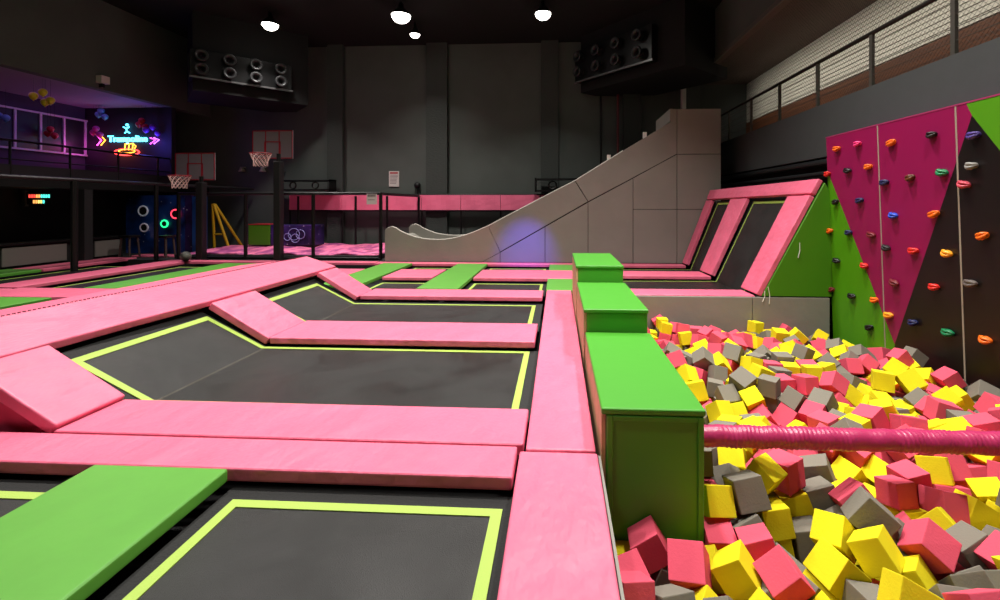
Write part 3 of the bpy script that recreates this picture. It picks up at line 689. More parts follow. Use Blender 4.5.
hoop(-9.10, 13.9, 3.18, 4.08, 1.33, -9.22, 'higher basketball hoop with grey backboard and red lines')
hoop(-11.68, 13.9, 2.50, 3.38, 1.33, -11.85, 'lower basketball hoop near the neon sign with white net')

# yellow A-frame, green and galaxy blocks behind the cage
t = empty('ladder_stand', (-12.6,16.5,.1), 'yellow A-shaped stand behind the cage', 'stand')
YL = mat('yellow_paint', rgb(190,150,20), .45)
for a, q in (((-12.86,16.2,.1),(-12.92,16.2,1.75)),((-12.3,16.2,.1),(-12.88,16.2,1.73)),((-12.86,16.9,.1),(-12.92,16.25,1.75)),((-12.3,16.9,.1),(-12.88,16.25,1.73))): tb('leg', a, q, .05, t, YL, 8)
tb('cross_bar', (-12.87,16.2,.6), (-12.48,16.2,.6), .035, t, YL, 8)
GAL = None
def galaxy(name, base, dark):
    m = bpy.data.materials.new(name); m.use_nodes = True; nt = m.node_tree; b_ = nt.nodes['Principled BSDF']; b_.inputs['Roughness'].default_value = .4
    tc = nt.nodes.new('ShaderNodeTexCoord'); n = nt.nodes.new('ShaderNodeTexNoise'); n.inputs['Scale'].default_value = 1.6; n.inputs['Detail'].default_value = 5
    r = nt.nodes.new('ShaderNodeValToRGB'); e = r.color_ramp.elements; e[0].position = .35; e[0].color = dark; e[1].position = .62; e[1].color = base
    x = e.new(.78); x.color = rgb(120,120,190)
    nt.links.new(tc.outputs['Object'], n.inputs['Vector']); nt.links.new(n.outputs[0], r.inputs[0])
    v = nt.nodes.new('ShaderNodeTexVoronoi'); v.inputs['Scale'].default_value = 4.5; nt.links.new(tc.outputs['Object'], v.inputs['Vector'])
    r2 = nt.nodes.new('ShaderNodeValToRGB'); e2 = r2.color_ramp.elements; e2[0].position = .06; e2[0].color = (1,1,1,1); e2[1].position = .12; e2[1].color = (0,0,0,1)
    nt.links.new(v.outputs['Distance'], r2.inputs[0]); mx = nt.nodes.new('ShaderNodeMix'); mx.data_type = 'RGBA'; mx.blend_type = 'ADD'; mx.inputs[0].default_value = .5
    nt.links.new(r.outputs[0], mx.inputs[6]); nt.links.new(r2.outputs[0], mx.inputs[7]); nt.links.new(mx.outputs[2], b_.inputs['Base Color'])
    return m
GAL = galaxy('galaxy_print', rgb(24,70,150), rgb(12,16,60)); GALP = galaxy('galaxy_print_violet', rgb(60,40,110), rgb(16,14,50))
t = empty('foam_block', (-10.6,16.6,.18), 'green foam block behind the cage beside the starry blue one', 'foam block')
bxo('block_body', (-11.69,-10.84,16.4,17.1,.18,.95), GREENP, t, .03); bxo('red_edge', (-11.69,-10.84,16.39,17.1,.952,.98), mat('edge_red', rgb(170,30,40), .5), t)
t = empty('foam_block', (-9,16.6,.18), 'starry blue foam block behind the cage with white swirl print', 'foam block')
bxo('block_body', (-10.82,-9.1,16.4,17.1,.18,.95), GALP, t, .03)
bm = bmesh.new()
for c_, R in (((-9.9,16.385,.6),.22),((-9.65,16.385,.6),.17),((-10.15,16.385,.5),.13),((-9.85,16.385,.45),.16)): torus(bm, c_, (1,0,0), (0,0,1), R, .014, 20, 5)
link('swirl_print', bm, mat('print_pale', rgb(150,150,215), .6), t)
gw = empty('galaxy_wall', (-14,15.5,-.03), 'starry blue target wall with four glowing round holes', 'target wall')
for x0, x1, mm in ((-15.54,-14.48,GAL),(-14.46,-13.33,GAL),(-13.31,-13.07,GALP)): bxo('printed_panel', (x0,x1,15.4,15.5,-.03,2.05), mm, gw)
bxo('blue_panel', (-13.05,-12.57,15.4,15.5,-.03,2.0), mat('plain_blue', rgb(20,80,150), .5), gw)
for (px, z, R, col, s, mi) in ((-14.86,1.49,.17,(.6,.65,.75,1),.1,0),(-14.82,.89,.14,(.6,.55,.65,1),.08,1),(-14.06,1.03,.12,(.02,1,.3,1),1.6,2),(-13.65,1.38,.15,(1,.05,.1,1),1.8,3)):
    bm = bmesh.new(); torus(bm, (px,15.37,z), (1,0,0), (0,0,1), R, .028, 28, 8); r_ = link('glow_ring', bm, glow('ring_glow_%d' % mi, col, s), gw)
    bm = bmesh.new(); tube(bm, (px,15.395,z), (px,15.36,z), R-.02, 24); link('target_hole', bm, BLK, gw)

# stools and ball by the galaxy wall
for x, lb in ((-12.95,'dark stool in front of the starry wall'),(-14.2,'dark stool at the end of the dark counter')):
    t = empty('bar_stool', (x,14.2,-.03), lb, 'stool', 'dark stools by the starry wall')
    bxo('seat', (x-.2,x+.2,14.0,14.4,.62,.7), FRAMEB, t, .02)
    for sx in (-1,1):
        for sy in (-1,1): tb('leg', (x+sx*.18,14.2+sy*.18,-.03), (x+sx*.14,14.2+sy*.14,.62), .03, t, mat('stool_leg', rgb(70,55,52), .5), 6)
bm = bmesh.new(); bmesh.ops.create_icosphere(bm, subdivisions=3, radius=.15, matrix=Matrix.Translation((-11.2,12.98,.15)))
tag(link('play_ball', bm, mat('ball_grey', rgb(90,88,80), .6, var=.7, vscale=9), smooth=True), 'grey ball lying on the long pink pad of the side court', 'ball')

# ---------------------------------------------------------------- under the mezzanine
ct = empty('service_counter', (-15,11,-.6), 'dark counter with pale front panels under the mezzanine', 'counter')
for y0, y1 in ((11.15,12.72),(13.55,14.35)): bxo('front_panel', (-14.74,-14.70,y0,y1,.05,.55), mat('counter_grey', rgb(112,110,104), .6), ct)
bxo('counter_body', (-15.2,-14.745,7.5,14.5,-.6,.6), BLK, ct); bxo('counter_top', (-15.25,-14.65,7.4,14.6,.605,.66), FRAMEB, ct, .01)
for y in (13.0,17.0): 
    tag(bxo('support_column', (-14.68,-14.45,y,y+.25,-.6,2.18), mat('column_dark', rgb(30,31,32), .7)), 'dark square support column under the mezzanine beside the %s' % ('counter' if y < 14 else 'starry wall'), 'column')
ls = empty('led_sign', (-15.6,12.6,1.8), 'small glowing sign with red and cyan characters under the mezzanine', 'sign')
tb('hanging_rod', (-15.75,12.89,2.1), (-15.75,12.89,2.2), .02, ls); bxo('sign_box', (-16.15,-15.35,12.86,12.92,1.72,2.1), BLK, ls); bxo('end_plate', (-16.3,-16.17,12.84,12.92,1.66,2.14), mat('plate_grey', rgb(90,88,85), .5), ls)
for j, (z, cols) in enumerate(((1.97,'rrroocccc'),(1.80,'ooyyc'))):
    bm = None
    for i, c in enumerate(cols):
        x = -16.08+.078*i+(.14 if j else 0)
        bm = bmesh.new(); box(bm, x, x+.05, 12.85, 12.858, z-.05, z+.05); box(bm, x+.012, x+.062, 12.845, 12.85, z-.012, z+.012)
        link('character', bm, glow('led_'+c, {'r':(1,.08,.06,1),'o':(1,.4,.1,1),'c':(.1,.9,.75,1),'y':(1,.8,.2,1)}[c], 1.6), ls)

# mezzanine rail, window band, neon
mr = empty('mezzanine_railing', (-14.8,12,2.42), 'dark railing along the edge of the purple mezzanine', 'railing')
tb('top_rail', (-14.8,6,3.46), (-14.8,18,3.46), .035, mr)
tb('mid_rail', (-14.8,6,2.95), (-14.8,18,2.95), .02, mr)
for y in (9.7,11.4,12.9,14.4,15.9): tb('post', (-14.8,y,2.43), (-14.8,y,3.46), .03, mr)
bxo('kick_board', (-14.86,-14.78,6,18,2.43,2.8), mat('kick_dark', rgb(34,30,38), .6), mr)
PW = mat('window_frame_white', rgb(205,190,215), .5); GP = mat('window_glass_dark', rgb(26,18,34), .45)
bm = bmesh.new()
for z in (3.6,4.93): box(bm, -18.2,-18.1,10,16.4,z-.03,z+.03)
y = 16.36
while y > 10: box(bm, -18.2,-18.12,y-.03,y+.03,3.63,4.9); y -= .75
tag(link('window_1', bm, PW), kind='structure')
struct('window_2', (-18.195,-18.17,10,16.38,3.63,4.9), m=GP)

NY = 16.33
ns = empty('neon_sign', (-16.5,NY,3.4), 'glowing neon sign with cyan lettering, jumping figure and orange trampoline', 'neon sign')
def npt(px, py):                                    # board coordinates measured on the sign, metres
    return Vector((-16.54+(px-125)*.0385, NY, 3.95+(145-py)*.0385))
CY = glow('neon_cyan', (.1,.75,1,1), 4.5); OR = glow('neon_orange', (1,.42,.04,1), 3.5); RD = glow('neon_red', (1,.05,.05,1), 4); MG = glow('neon_magenta', (1,.1,.8,1), 3.5); PU = glow('neon_violet', (.5,.15,1,1), 3.5)
def neon(name, pts, m, r=.022, closed=False):
    bm = bmesh.new(); path(bm, [npt(*p) for p in pts], r, 8, closed); return link(name, bm, m, ns)
cu = bpy.data.curves.new('lettering', 'FONT'); cu.body = 'Trampoline'; cu.size = .33; cu.extrude = .02; cu.bevel_depth = .006; cu.align_x = 'CENTER'; cu.space_character = 1.02
to = bpy.data.objects.new('lettering_src', cu); C.objects.link(to); bpy.context.view_layer.update()
me = bpy.data.meshes.new_from_object(to); bpy.data.objects.remove(to)
me.transform(Matrix.Translation(npt(128.5,140.6)) @ Matrix.Rotation(PI/2, 4, 'X'))
me.materials.clear(); me.materials.append(CY); lo = bpy.data.objects.new('lettering', me); C.objects.link(lo); lo.parent = ns; lo.location = -ns.location
neon('jumping_figure', [(124,126),(127,127.5),(130,126)], CY); neon('jumping_figure', [(127,127.5),(127.6,130.5),(125.5,132)], CY); neon('jumping_figure', [(127.6,130.5),(130.6,132)], CY)
bm = bmesh.new(); bmesh.ops.create_uvsphere(bm, u_segments=12, v_segments=8, radius=.05, matrix=Matrix.Translation(npt(128,124))); link('figure_head', bm, CY, ns)
neon('trampoline_ring', [(127.5+13*math.cos(a), 151+3.1*math.sin(a)) for a in [2*PI*k/32 for k in range(32)]], RD, .024, True)
neon('trampoline_bed', [(127.5+8.5*math.cos(a), 150+1.9*math.sin(a)) for a in [2*PI*k/24 for k in range(24)]], OR, .02, True)
for k, x in enumerate((126,130,134)): neon('orange_bar', [(x,142.5),(x-.6,149)], OR, .02)
neon('orange_bar', [(126,143),(134,142.5),(137,145),(135,149)], OR, .02)
for dx in (0,4): neon('chevron', [(97+dx,135),(101+dx,139),(96.5+dx,144)], OR if dx else MG)
for dx in (0,3.8): neon('chevron', [(155+dx-3,137),(157.5+dx,139),(152+dx,143)], PU if dx else MG)
light('neon_spill', 'POINT', (-15.1,15.9,4.0), 22, (.12,.12,1), .15)
light('neon_spill_warm', 'POINT', (-16.8,15.95,3.7), 9, (1,.25,.1), .15)
light('neon_spill_pink', 'POINT', (-17.8,15.9,3.9), 9, (1,.1,.7), .15)

BAL = {k: mat('balloon_'+k, rgb(*v), .3) for k, v in {'yellow':(215,200,40),'blue':(90,140,190),'red':(170,20,40),'magenta':(180,40,140),'violet':(110,50,170)}.items()}
def balloon_mesh(m):
    bm = bmesh.new(); bmesh.ops.create_uvsphere(bm, u_segments=16, v_segments=12, radius=.15)
    for v in bm.verts:
        if v.co.z < 0: v.co.x *= 1+v.co.z*1.1; v.co.y *= 1+v.co.z*1.1; v.co.z *= 1.2
    bmesh.ops.create_cone(bm, cap_ends=True, segments=8, radius1=.03, radius2=.008, depth=.04, matrix=Matrix.Translation((0,0,-.19)))
    me = bpy.data.meshes.new('balloon'); bm.to_mesh(me); bm.free(); me.materials.append(m)
    for p in me.polygons: p.use_smooth = True
    return me
BM = {k: balloon_mesh(v) for k, v in BAL.items()}
clusters = [('yellow',(-15.2,12.5,4.92),'at the purple mezzanine edge',4),('blue',(-17.1,16.0,5.12),'above the magenta neon chevrons',3),
            ('red',(-17.8,14.9,4.25),'in front of the mezzanine windows',3),('magenta',(-17.3,16.0,4.45),'beside the magenta neon chevrons',3),
            ('red',(-15.6,16.1,4.75),'above the end of the neon lettering',3),('violet',(-15.2,16.1,4.52),'above the violet neon chevrons',3),('blue',(-17.8,13.5,4.6),'at the far end of the mezzanine windows',2)]
offs = [(-.13,0,-.02),(.10,.02,-.1),(.03,-.05,.11),(-.02,.1,-.16)]
place = {'yellow': ['lower, outermost','lower, innermost','topmost','bottom'], 'o': ['outermost','innermost','topmost']}
for col, (x, y, z), wh, n in clusters:
    for k in range(n):
        o = bpy.data.objects.new('balloon', BM[col]); C.objects.link(o); o.location = (x+offs[k][0], y+(offs[k][0] if x > -15.3 else 0)+offs[k][1], z+offs[k][2]); o.rotation_euler = (offs[k][1]*5, offs[k][0]*3, 0); o.scale = (.7,.7,.7)
        pl = ['leftmost','rightmost','topmost','lowest'][k]
        tag(o, '%s balloon %s, %s' % (col, wh, pl), 'balloon', 'balloons of the mezzanine')
        bm = bmesh.new(); L = (5.43-o.location.z)/.7; tube(bm, (0,0,.15), (0,0,L), .004, 4)
        so = link('string', bm, FRAMEB, None, recenter=False); so.parent = o; so.location = (0,0,0)
        o.rotation_euler = (0,0,0)

# settled positions of the foam cubes: x, y, z, quaternion, size; the ones that show largest come first
NIND = 300
CUBES = [(2.326,2.955,-0.439,0.209,0.342,-0.291,-0.869,1),(1.989,2.93,-0.47,0.428,0.042,0.737,0.521,1),(1.09,2.815,-0.543,0.316,0.198,0.922,-0.102,1),(1.332,2.736,-0.505,0.53,0.343,0.233,0.74,1),
(0.809,2.823,-0.532,0.766,0.303,0.554,0.121,2),(1.723,2.882,-0.576,0.32,-0.193,-0.698,-0.611,2),(2.111,3.168,-0.409,0.559,0.178,-0.407,-0.7,2),(1.358,3.34,-0.377,0.553,0.464,-0.605,-0.335,2),
(0.6,3.012,-0.545,0.492,-0.016,-0.87,0.011,1),(1.85,3.122,-0.518,0.366,-0.262,-0.254,0.856,1),(2.56,3.555,-0.478,0.679,-0.178,0.712,0.005,0),(2.831,3.466,-0.507,0.686,0.384,-0.468,-0.404,1),
(1.869,2.494,-0.416,0.213,0.949,-0.093,-0.214,1),(2.62,2.994,-0.489,0.664,-0.273,-0.12,0.686,1),(1.776,3.653,-0.399,0.033,-0.279,0.959,-0.035,2),(1.556,3.347,-0.572,0.392,-0.516,-0.581,-0.492,1),
(0.412,2.498,-0.452,0.667,0.439,-0.501,-0.334,0),(1.126,3.312,-0.431,0.581,0.408,-0.289,0.642,1),(1.293,2.978,-0.523,0.173,0.734,0.655,0.051,1),(1.573,3.533,-0.366,0.558,0.679,-0.118,-0.463,1),
(2.374,2.609,-0.447,0.508,0.161,0.768,0.355,1),(1.1,3.147,-0.608,0.765,-0.644,0.007,-0.016,1),(2.752,3.682,-0.466,0.494,0.589,-0.492,-0.408,1),(3.076,3.85,-0.467,0.202,-0.365,0.498,-0.761,1),
(1.787,3.337,-0.709,0.502,0.471,-0.596,-0.414,2),(2.147,2.843,-0.59,0.883,-0.147,-0.276,-0.35,1),(3.06,3.487,-0.58,0.185,-0.216,-0.747,-0.601,1),(2.026,3.611,-0.58,0.514,-0.611,0.495,0.343,2),
(3.368,3.691,-0.581,0.095,0.546,-0.181,0.812,1),(2.143,3.84,-0.523,0.538,0.255,-0.637,0.49,2),(1.803,2.669,-0.643,0.494,-0.424,-0.456,0.606,2),(1.812,3.575,-0.634,0.511,-0.621,0.481,0.348,2),
(2.683,2.805,-0.42,0.257,0.224,0.585,-0.736,1),(3.106,4.655,-0.446,0.543,0.655,-0.475,-0.225,2),(2.438,3.922,-0.601,0.659,0.576,0.435,-0.215,1),(3.976,4.871,-0.439,0.377,0.499,0.478,-0.617,2),
(0.433,2.722,-0.551,0.811,-0.56,-0.159,0.06,1),(3.286,3.992,-0.51,0.61,0.28,-0.425,0.607,2),(2.1,2.323,-0.322,0.047,0.028,0.423,-0.905,1),(0.62,2.511,-0.555,0.461,-0.503,-0.692,-0.234,2),
(3.204,5.415,-0.377,0.878,-0.115,-0.411,0.218,1),(4.187,5.574,-0.4,0.268,-0.811,-0.308,0.419,2),(2.163,3.39,-0.466,0.113,0.872,-0.149,-0.452,2),(2.432,5.33,-0.391,0.669,0.238,0.665,-0.231,1),
(4.679,5.663,-0.399,0.226,-0.2,0.67,0.678,1),(3.961,5.715,-0.446,0.659,0.337,-0.548,0.39,2),(3.998,4.439,-0.41,0.326,-0.494,-0.526,-0.61,2),(1.415,3.758,-0.371,0.138,-0.125,-0.35,0.918,1),
(2.158,5.395,-0.377,0.023,0.756,0.356,-0.549,2),(2.691,3.881,-0.554,0.102,0.393,0.079,-0.91,1),(2.924,5.494,-0.421,0.583,-0.043,0.074,0.808,1),(3.346,4.486,-0.432,0.422,-0.507,0.635,0.401,2),
(2.86,5.033,-0.441,0.202,-0.417,-0.768,0.442,1),(2.188,5.187,-0.5,0.72,-0.269,0.48,-0.424,1),(1.782,5.056,-0.585,0.911,-0.345,0.019,0.225,1),(2.628,5.142,-0.47,0.424,0.209,0.758,-0.449,1),
(4.839,5.382,-0.471,0.163,0.421,-0.319,-0.833,2),(2.64,3.251,-0.54,0.842,0.35,-0.408,0.039,1),(2.669,4.657,-0.523,0.498,-0.054,-0.032,0.865,2),(2.54,5.097,-0.656,0.215,-0.289,0.032,-0.932,2),
(1.949,6.167,-0.373,0.393,0.178,0.88,0.197,1),(1.965,5.343,-0.527,0.929,0.359,-0.038,0.083,1),(4.634,5.016,-0.461,0.044,-0.171,0.137,-0.975,2),(2.719,4.937,-0.539,0.064,-0.914,-0.297,-0.268,1),
(2.603,4.056,-0.446,0.2,-0.844,0.491,0.078,0),(3.98,6.344,-0.5,0.697,-0.182,-0.676,0.156,1),(1.681,5.56,-0.557,0.027,0.135,0.597,-0.791,2),(2.428,6.379,-0.363,0.422,-0.357,0.801,0.232,2),
(4.181,5.062,-0.393,0.126,0.789,-0.451,-0.398,0),(1.341,3.603,-0.479,0.03,-0.291,0.375,-0.88,1),(4.495,6.169,-0.32,0.6,-0.234,-0.189,0.741,0),(1.334,3.201,-0.587,0.193,0.831,-0.133,-0.504,1),
(1.638,5.846,-0.495,0.098,0.323,-0.857,0.389,2),(3.326,4.766,-0.411,0.469,0.699,0.233,-0.487,1),(0.966,2.973,-0.661,0.486,-0.624,-0.541,0.285,0),(1.603,2.863,-0.762,0.521,-0.15,-0.365,0.757,2),
(4.088,5.316,-0.552,0.232,-0.125,0.929,0.261,2),(3.374,6.392,-0.339,0.237,0.467,0.68,0.513,0),(2.069,5.953,-0.49,0.117,0.042,-0.969,0.212,0),(4.541,5.363,-0.518,0.684,-0.564,0.356,0.294,1),
(4.343,6.022,-0.424,0.363,0.153,0.821,-0.413,1),(2.112,2.488,-0.467,0.358,0.616,-0.637,0.293,1),(3.347,5.405,-0.513,0.283,-0.186,-0.805,-0.487,1),(4.207,6.379,-0.475,0.488,-0.8,-0.289,-0.195,0),
(0.839,2.601,-0.651,0.432,0.354,0.829,0.022,1),(4.852,6.418,-0.382,0.015,0.445,-0.029,-0.895,1),(1.727,4.074,-0.33,0.509,0.646,-0.399,-0.406,1),(3.219,5.881,-0.442,0.072,0.039,0.754,0.652,1),
(1.104,3.655,-0.322,0.524,0.485,0.473,-0.516,1),(3.001,4.096,-0.393,0.347,-0.755,0.533,0.161,2),(1.566,5.999,-0.348,0.616,0.137,-0.458,0.626,1),(2.592,3.494,-0.657,0.375,-0.593,0.518,0.489,1),
(0.726,3.001,-0.759,0.666,-0.128,0.141,-0.721,2),(2.589,6.184,-0.448,0.592,-0.227,0.773,0.021,1),(0.409,3.012,-0.706,0.495,-0.498,0.505,0.502,2),(2.72,4.349,-0.462,0.156,-0.501,-0.205,0.826,2),
(3.504,3.986,-0.596,0.314,-0.584,-0.585,-0.466,0),(3.813,4.486,-0.461,0.316,0.554,-0.595,-0.49,0),(2.226,5.012,-0.635,0.206,0.271,0.745,-0.573,1),(2.461,5.603,-0.368,0.528,-0.37,-0.442,0.624,1),
(3.604,3.802,-0.474,0.019,-0.207,0.584,-0.785,0),(2.905,4.556,-0.488,0.146,0.223,-0.697,-0.666,1),(3.715,7.751,-0.506,0.028,0.03,-0.081,0.996,2),(2.685,5.562,-0.471,0.086,-0,-0.001,-0.996,2),
(1.942,5.692,-0.572,0.129,0.06,0.029,0.989,0),(3.11,3.725,-0.639,0.677,0.265,-0.473,0.498,2),(3.075,6.347,-0.454,0.022,-0.707,0.022,0.707,2),(3.652,4.033,-0.426,0.092,-0.909,-0.104,-0.394,1),
(2.163,6.188,-0.458,0.428,-0.593,-0.666,0.146,2),(3.62,8.468,-0.539,0.619,0.565,-0.355,-0.414,1),(4.567,5.863,-0.49,0.285,-0.3,0.905,-0.095,2),(4.764,6.929,-0.538,0.55,-0.803,-0.075,0.216,2),
(2.608,7.511,-0.502,0.764,-0.242,-0.5,-0.327,1),(3.756,5.962,-0.59,0.469,0.286,0.601,-0.58,1),(2.381,4.136,-0.414,0.02,0.441,0.841,0.313,1),(4.172,6.857,-0.524,0.298,-0.488,0.81,-0.131,2),
(2.166,7.772,-0.564,0.012,0.693,-0.711,0.118,1),(3.058,6.107,-0.497,0.433,-0.558,-0.434,-0.56,1),(2.453,2.793,-0.602,0.73,-0.29,0.533,-0.314,1),(2.499,5.378,-0.598,0.296,0.642,-0.296,0.642,2),
(1.992,5.147,-0.619,0.377,-0.554,0.288,-0.684,0),(3.992,4.652,-0.461,0.022,0.992,-0.128,-0.002,1),(3.696,6.368,-0.478,0.876,0.374,-0.273,0.135,1),(3.904,5.328,-0.673,0.66,-0.125,-0.177,0.719,1),
(1.917,8.125,-0.489,0.781,-0.008,-0.623,0.041,0),(1.718,4.58,-0.521,0.256,-0.628,-0.38,-0.628,1),(3.825,5.545,-0.652,0.161,-0.676,-0.715,-0.077,1),(4.312,6.692,-0.444,0.517,-0.666,-0.537,-0.028,0),
(3.074,7.67,-0.562,0.231,0.828,-0.505,0.072,2),(2.459,3.031,-0.647,0.26,-0.3,0.721,0.568,1),(3.6,4.477,-0.478,0.049,-0.588,0.774,-0.229,1),(2.808,5.872,-0.474,0.009,-0.743,-0.062,-0.667,1),
(3.991,7.747,-0.514,0.926,0.052,0.358,-0.107,2),(2.168,4.128,-0.556,0.374,-0.906,0.188,0.064,1),(2.301,6.62,-0.429,0.399,0.004,0.233,0.887,2),(2.011,3.33,-0.631,0.603,-0.605,0.355,0.38,1),
(2.876,7.448,-0.573,0.098,-0.57,-0.187,0.794,2),(4.22,7.077,-0.477,0.683,0.524,0.078,0.502,1),(1.146,2.521,-0.601,0.008,0.404,-0.154,-0.902,1),(1.576,3.324,-0.759,0.429,-0.433,0.457,-0.648,0),
(3.531,6.16,-0.507,0.11,0.55,0.828,0.002,1),(4.018,5.069,-0.505,0.039,0.918,-0.137,-0.37,0),(3.038,6.805,-0.525,0.005,-0.344,0.162,-0.925,1),(2.256,3.115,-0.565,0.115,-0.371,0.82,0.42,2),
(2.329,7.552,-0.55,0.272,-0.549,0.567,0.55,1),(3.158,5.307,-0.6,0.917,-0.164,-0.313,0.187,2),(2.177,7.999,-0.481,0.063,-0.043,-0.991,0.107,1),(1.817,6.025,-0.557,0.866,-0.07,0.23,0.439,2),
(1.748,7.066,-0.6,0.22,-0.936,0.155,0.225,2),(4.113,7.295,-0.53,0.457,-0.843,0.081,-0.271,1),(4.483,7.957,-0.565,0.79,0.414,-0.302,0.335,0),(2.888,4.184,-0.641,0.082,0.213,-0.451,0.863,1),
(2.833,6.147,-0.497,0.506,0.469,0.472,-0.549,2),(2.497,7.711,-0.477,0.088,0.505,0.826,0.233,0),(3.296,7.673,-0.607,0.024,-0.748,-0.283,-0.6,1),(3.802,5.748,-0.645,0.19,0.033,-0.974,-0.12,0),
(2.187,6.942,-0.503,0.899,-0.397,-0.18,-0.04,2),(3.52,4.239,-0.434,0.708,0.269,-0.005,-0.653,1),(4.122,6.589,-0.52,0.017,-0.635,-0.632,0.444,1),(3.484,7.541,-0.598,0.498,-0.808,0.063,0.309,1),
(4.32,4.575,-0.361,0.361,-0.179,0.165,0.9,1),(2.966,3.162,-0.607,0.187,-0.667,-0.575,0.435,0),(3.293,6.66,-0.463,0.253,-0.256,-0.883,0.301,1),(3.281,6.097,-0.472,0.048,0.08,0.995,0.023,2),
(2.754,6.398,-0.477,0.642,0.307,0.612,-0.343,1),(4.48,5.639,-0.585,0.921,0.119,0.089,-0.359,1),(1.216,2.707,-0.663,0.329,0.52,-0.752,-0.236,0),(3.538,6.556,-0.449,0.132,-0.182,0.933,0.28,2),
(2.463,3.685,-0.657,0.41,-0.367,-0.676,-0.491,0),(1.766,6.365,-0.472,0.057,0.95,-0.252,-0.177,2),(1.588,4.409,-0.511,0.291,-0.339,0.545,-0.71,2),(3.296,3.487,-0.651,0.08,-0.787,-0.592,0.151,1),
(3.051,5.035,-0.567,0.472,0.162,-0.842,0.204,0),(1.463,2.789,-0.64,0.099,0.437,-0.599,0.663,0),(2.332,6.331,-0.532,0.406,0.101,0.263,0.869,0),(0.891,2.429,-0.533,0.39,0.278,0.866,0.142,0),
(3.829,4.248,-0.431,0.433,-0.678,-0.425,-0.414,1),(2.397,4.608,-0.595,0.305,-0.032,0.945,-0.11,1),(1.525,2.592,-0.665,0.327,-0.13,0.929,0.113,1),(1.385,3.991,-0.502,0.623,0.034,-0.262,-0.736,1),
(1.893,8.313,-0.453,0.707,0.707,0.001,0.001,0),(2.595,2.604,-0.351,0.715,0.338,0.494,0.362,1),(1.465,3.05,-0.732,0.093,0.698,0.327,-0.63,1),(2.121,8.016,-0.68,0.357,-0.101,-0.073,-0.926,1),
(1.738,4.127,-0.513,0.702,0.021,-0.095,0.705,0),(3.512,5.324,-0.619,0.025,-0.567,-0.698,0.436,1),(4.708,6.653,-0.631,0.246,-0.55,0.779,-0.173,2),(2.387,7.933,-0.506,0.806,-0.001,0,0.591,0),
(1.877,4.344,-0.453,0.802,0.355,0.378,-0.296,2),(3.774,6.223,-0.605,0.128,0.26,0.318,-0.903,1),(1.888,8.093,-0.674,0.983,-0.053,0.105,-0.141,1),(2.867,4.765,-0.545,0.844,0.193,-0.083,-0.494,0),
(3.695,8.059,-0.625,0.37,-0.575,-0.352,0.639,2),(2.237,3.587,-0.554,0.585,-0.378,0.373,-0.613,0),(3.457,6.894,-0.467,0.28,-0.158,0.266,0.909,2),(2.458,3.306,-0.628,0.237,0.392,0.026,0.888,0),
(3.676,5.116,-0.629,0.057,-0.034,0.584,-0.809,1),(4.06,5.726,-0.66,0.03,-0.056,-0.061,-0.996,0),(1.806,3.892,-0.455,0.23,-0.518,-0.724,0.394,0),(1.96,4.598,-0.521,0.469,-0.466,-0.537,-0.524,1),
(1.827,7.616,-0.714,0.107,0.6,0.492,0.622,2),(3.402,3.451,-0.467,0.109,-0.652,-0.738,0.132,2),(4.267,6.294,-0.67,0.365,0.764,0.493,0.2,2),(3.822,7.527,-0.568,0.723,-0.129,-0.22,0.643,1),
(3.297,3.917,-0.706,0.205,0.605,0.75,-0.172,1),(1.991,6.852,-0.578,0.511,0.413,-0.713,-0.246,2),(3.486,7.317,-0.601,0.153,0.363,-0.46,0.796,0),(4.192,8.492,-0.633,0.326,-0.326,0.627,0.627,2),
(4.615,6.13,-0.477,0.671,0.421,0.224,0.568,2),(1.107,3.525,-0.508,0.079,-0.703,-0.076,-0.703,0),(3.147,4.883,-0.529,0.39,0.352,0.708,0.472,0),(2.103,8.264,-0.553,0.333,0.94,-0.007,-0.078,1),
(4.817,7.804,-0.726,0.165,-0.347,-0.918,-0.097,2),(1.572,3.549,-0.609,0.012,0.035,0.654,-0.756,1),(3.528,4.697,-0.541,0.135,0.89,0.225,0.372,1),(2.69,7.978,-0.544,0.778,-0.205,-0.529,0.27,1),
(1.667,8.287,-0.692,0.998,-0.002,0.053,-0.013,2),(4.185,5.964,-0.601,0.695,0.22,-0.684,0.021,1),(3.347,7.088,-0.643,0.56,-0.294,0.357,-0.688,2),(3.769,6.626,-0.51,0.727,-0.178,-0.403,-0.527,1),
(4.467,6.777,-0.54,0.389,0.181,0.892,0.142,1),(2.697,7.239,-0.57,0.844,0.052,-0.47,-0.254,1),(1.882,8.501,-0.488,0.186,0.187,0.682,-0.682,1),(4.489,8.124,-0.684,0.068,-0.353,0.245,0.9,1),
(3.22,8.35,-0.716,0.755,-0.621,-0.181,-0.109,1),(1.665,3.839,-0.555,0.127,-0.736,0.564,-0.352,0),(2.169,7.768,-0.783,0.109,-0.183,0.564,-0.798,0),(1.639,5.169,-0.728,0.942,-0.041,-0.102,0.318,0),
(3.549,8.264,-0.721,0.671,0.019,0.215,0.709,2),(1.776,5.282,-0.699,0.254,0.738,0.196,-0.594,0),(4.807,5.697,-0.562,0.265,0.456,0.837,0.144,2),(4.014,5.54,-0.678,0.485,0.481,0.572,0.455,0),
(3.697,7.244,-0.537,0.869,0.362,0.332,0.055,0),(2.935,8.018,-0.663,0.943,-0.141,0.301,0.008,2),(1.919,2.913,-0.741,0.037,-0.214,-0.878,-0.427,1),(3.252,4.267,-0.468,0.44,0.246,-0.528,0.683,1),
(1.738,5.524,-0.763,0.087,0.625,0.123,0.766,2),(3.832,4.904,-0.635,0.749,-0.058,0.044,-0.659,1),(3.964,5.131,-0.75,0.227,-0.277,0.63,0.689,2),(4.709,5.307,-0.641,0.508,0.134,0.492,0.694,1),
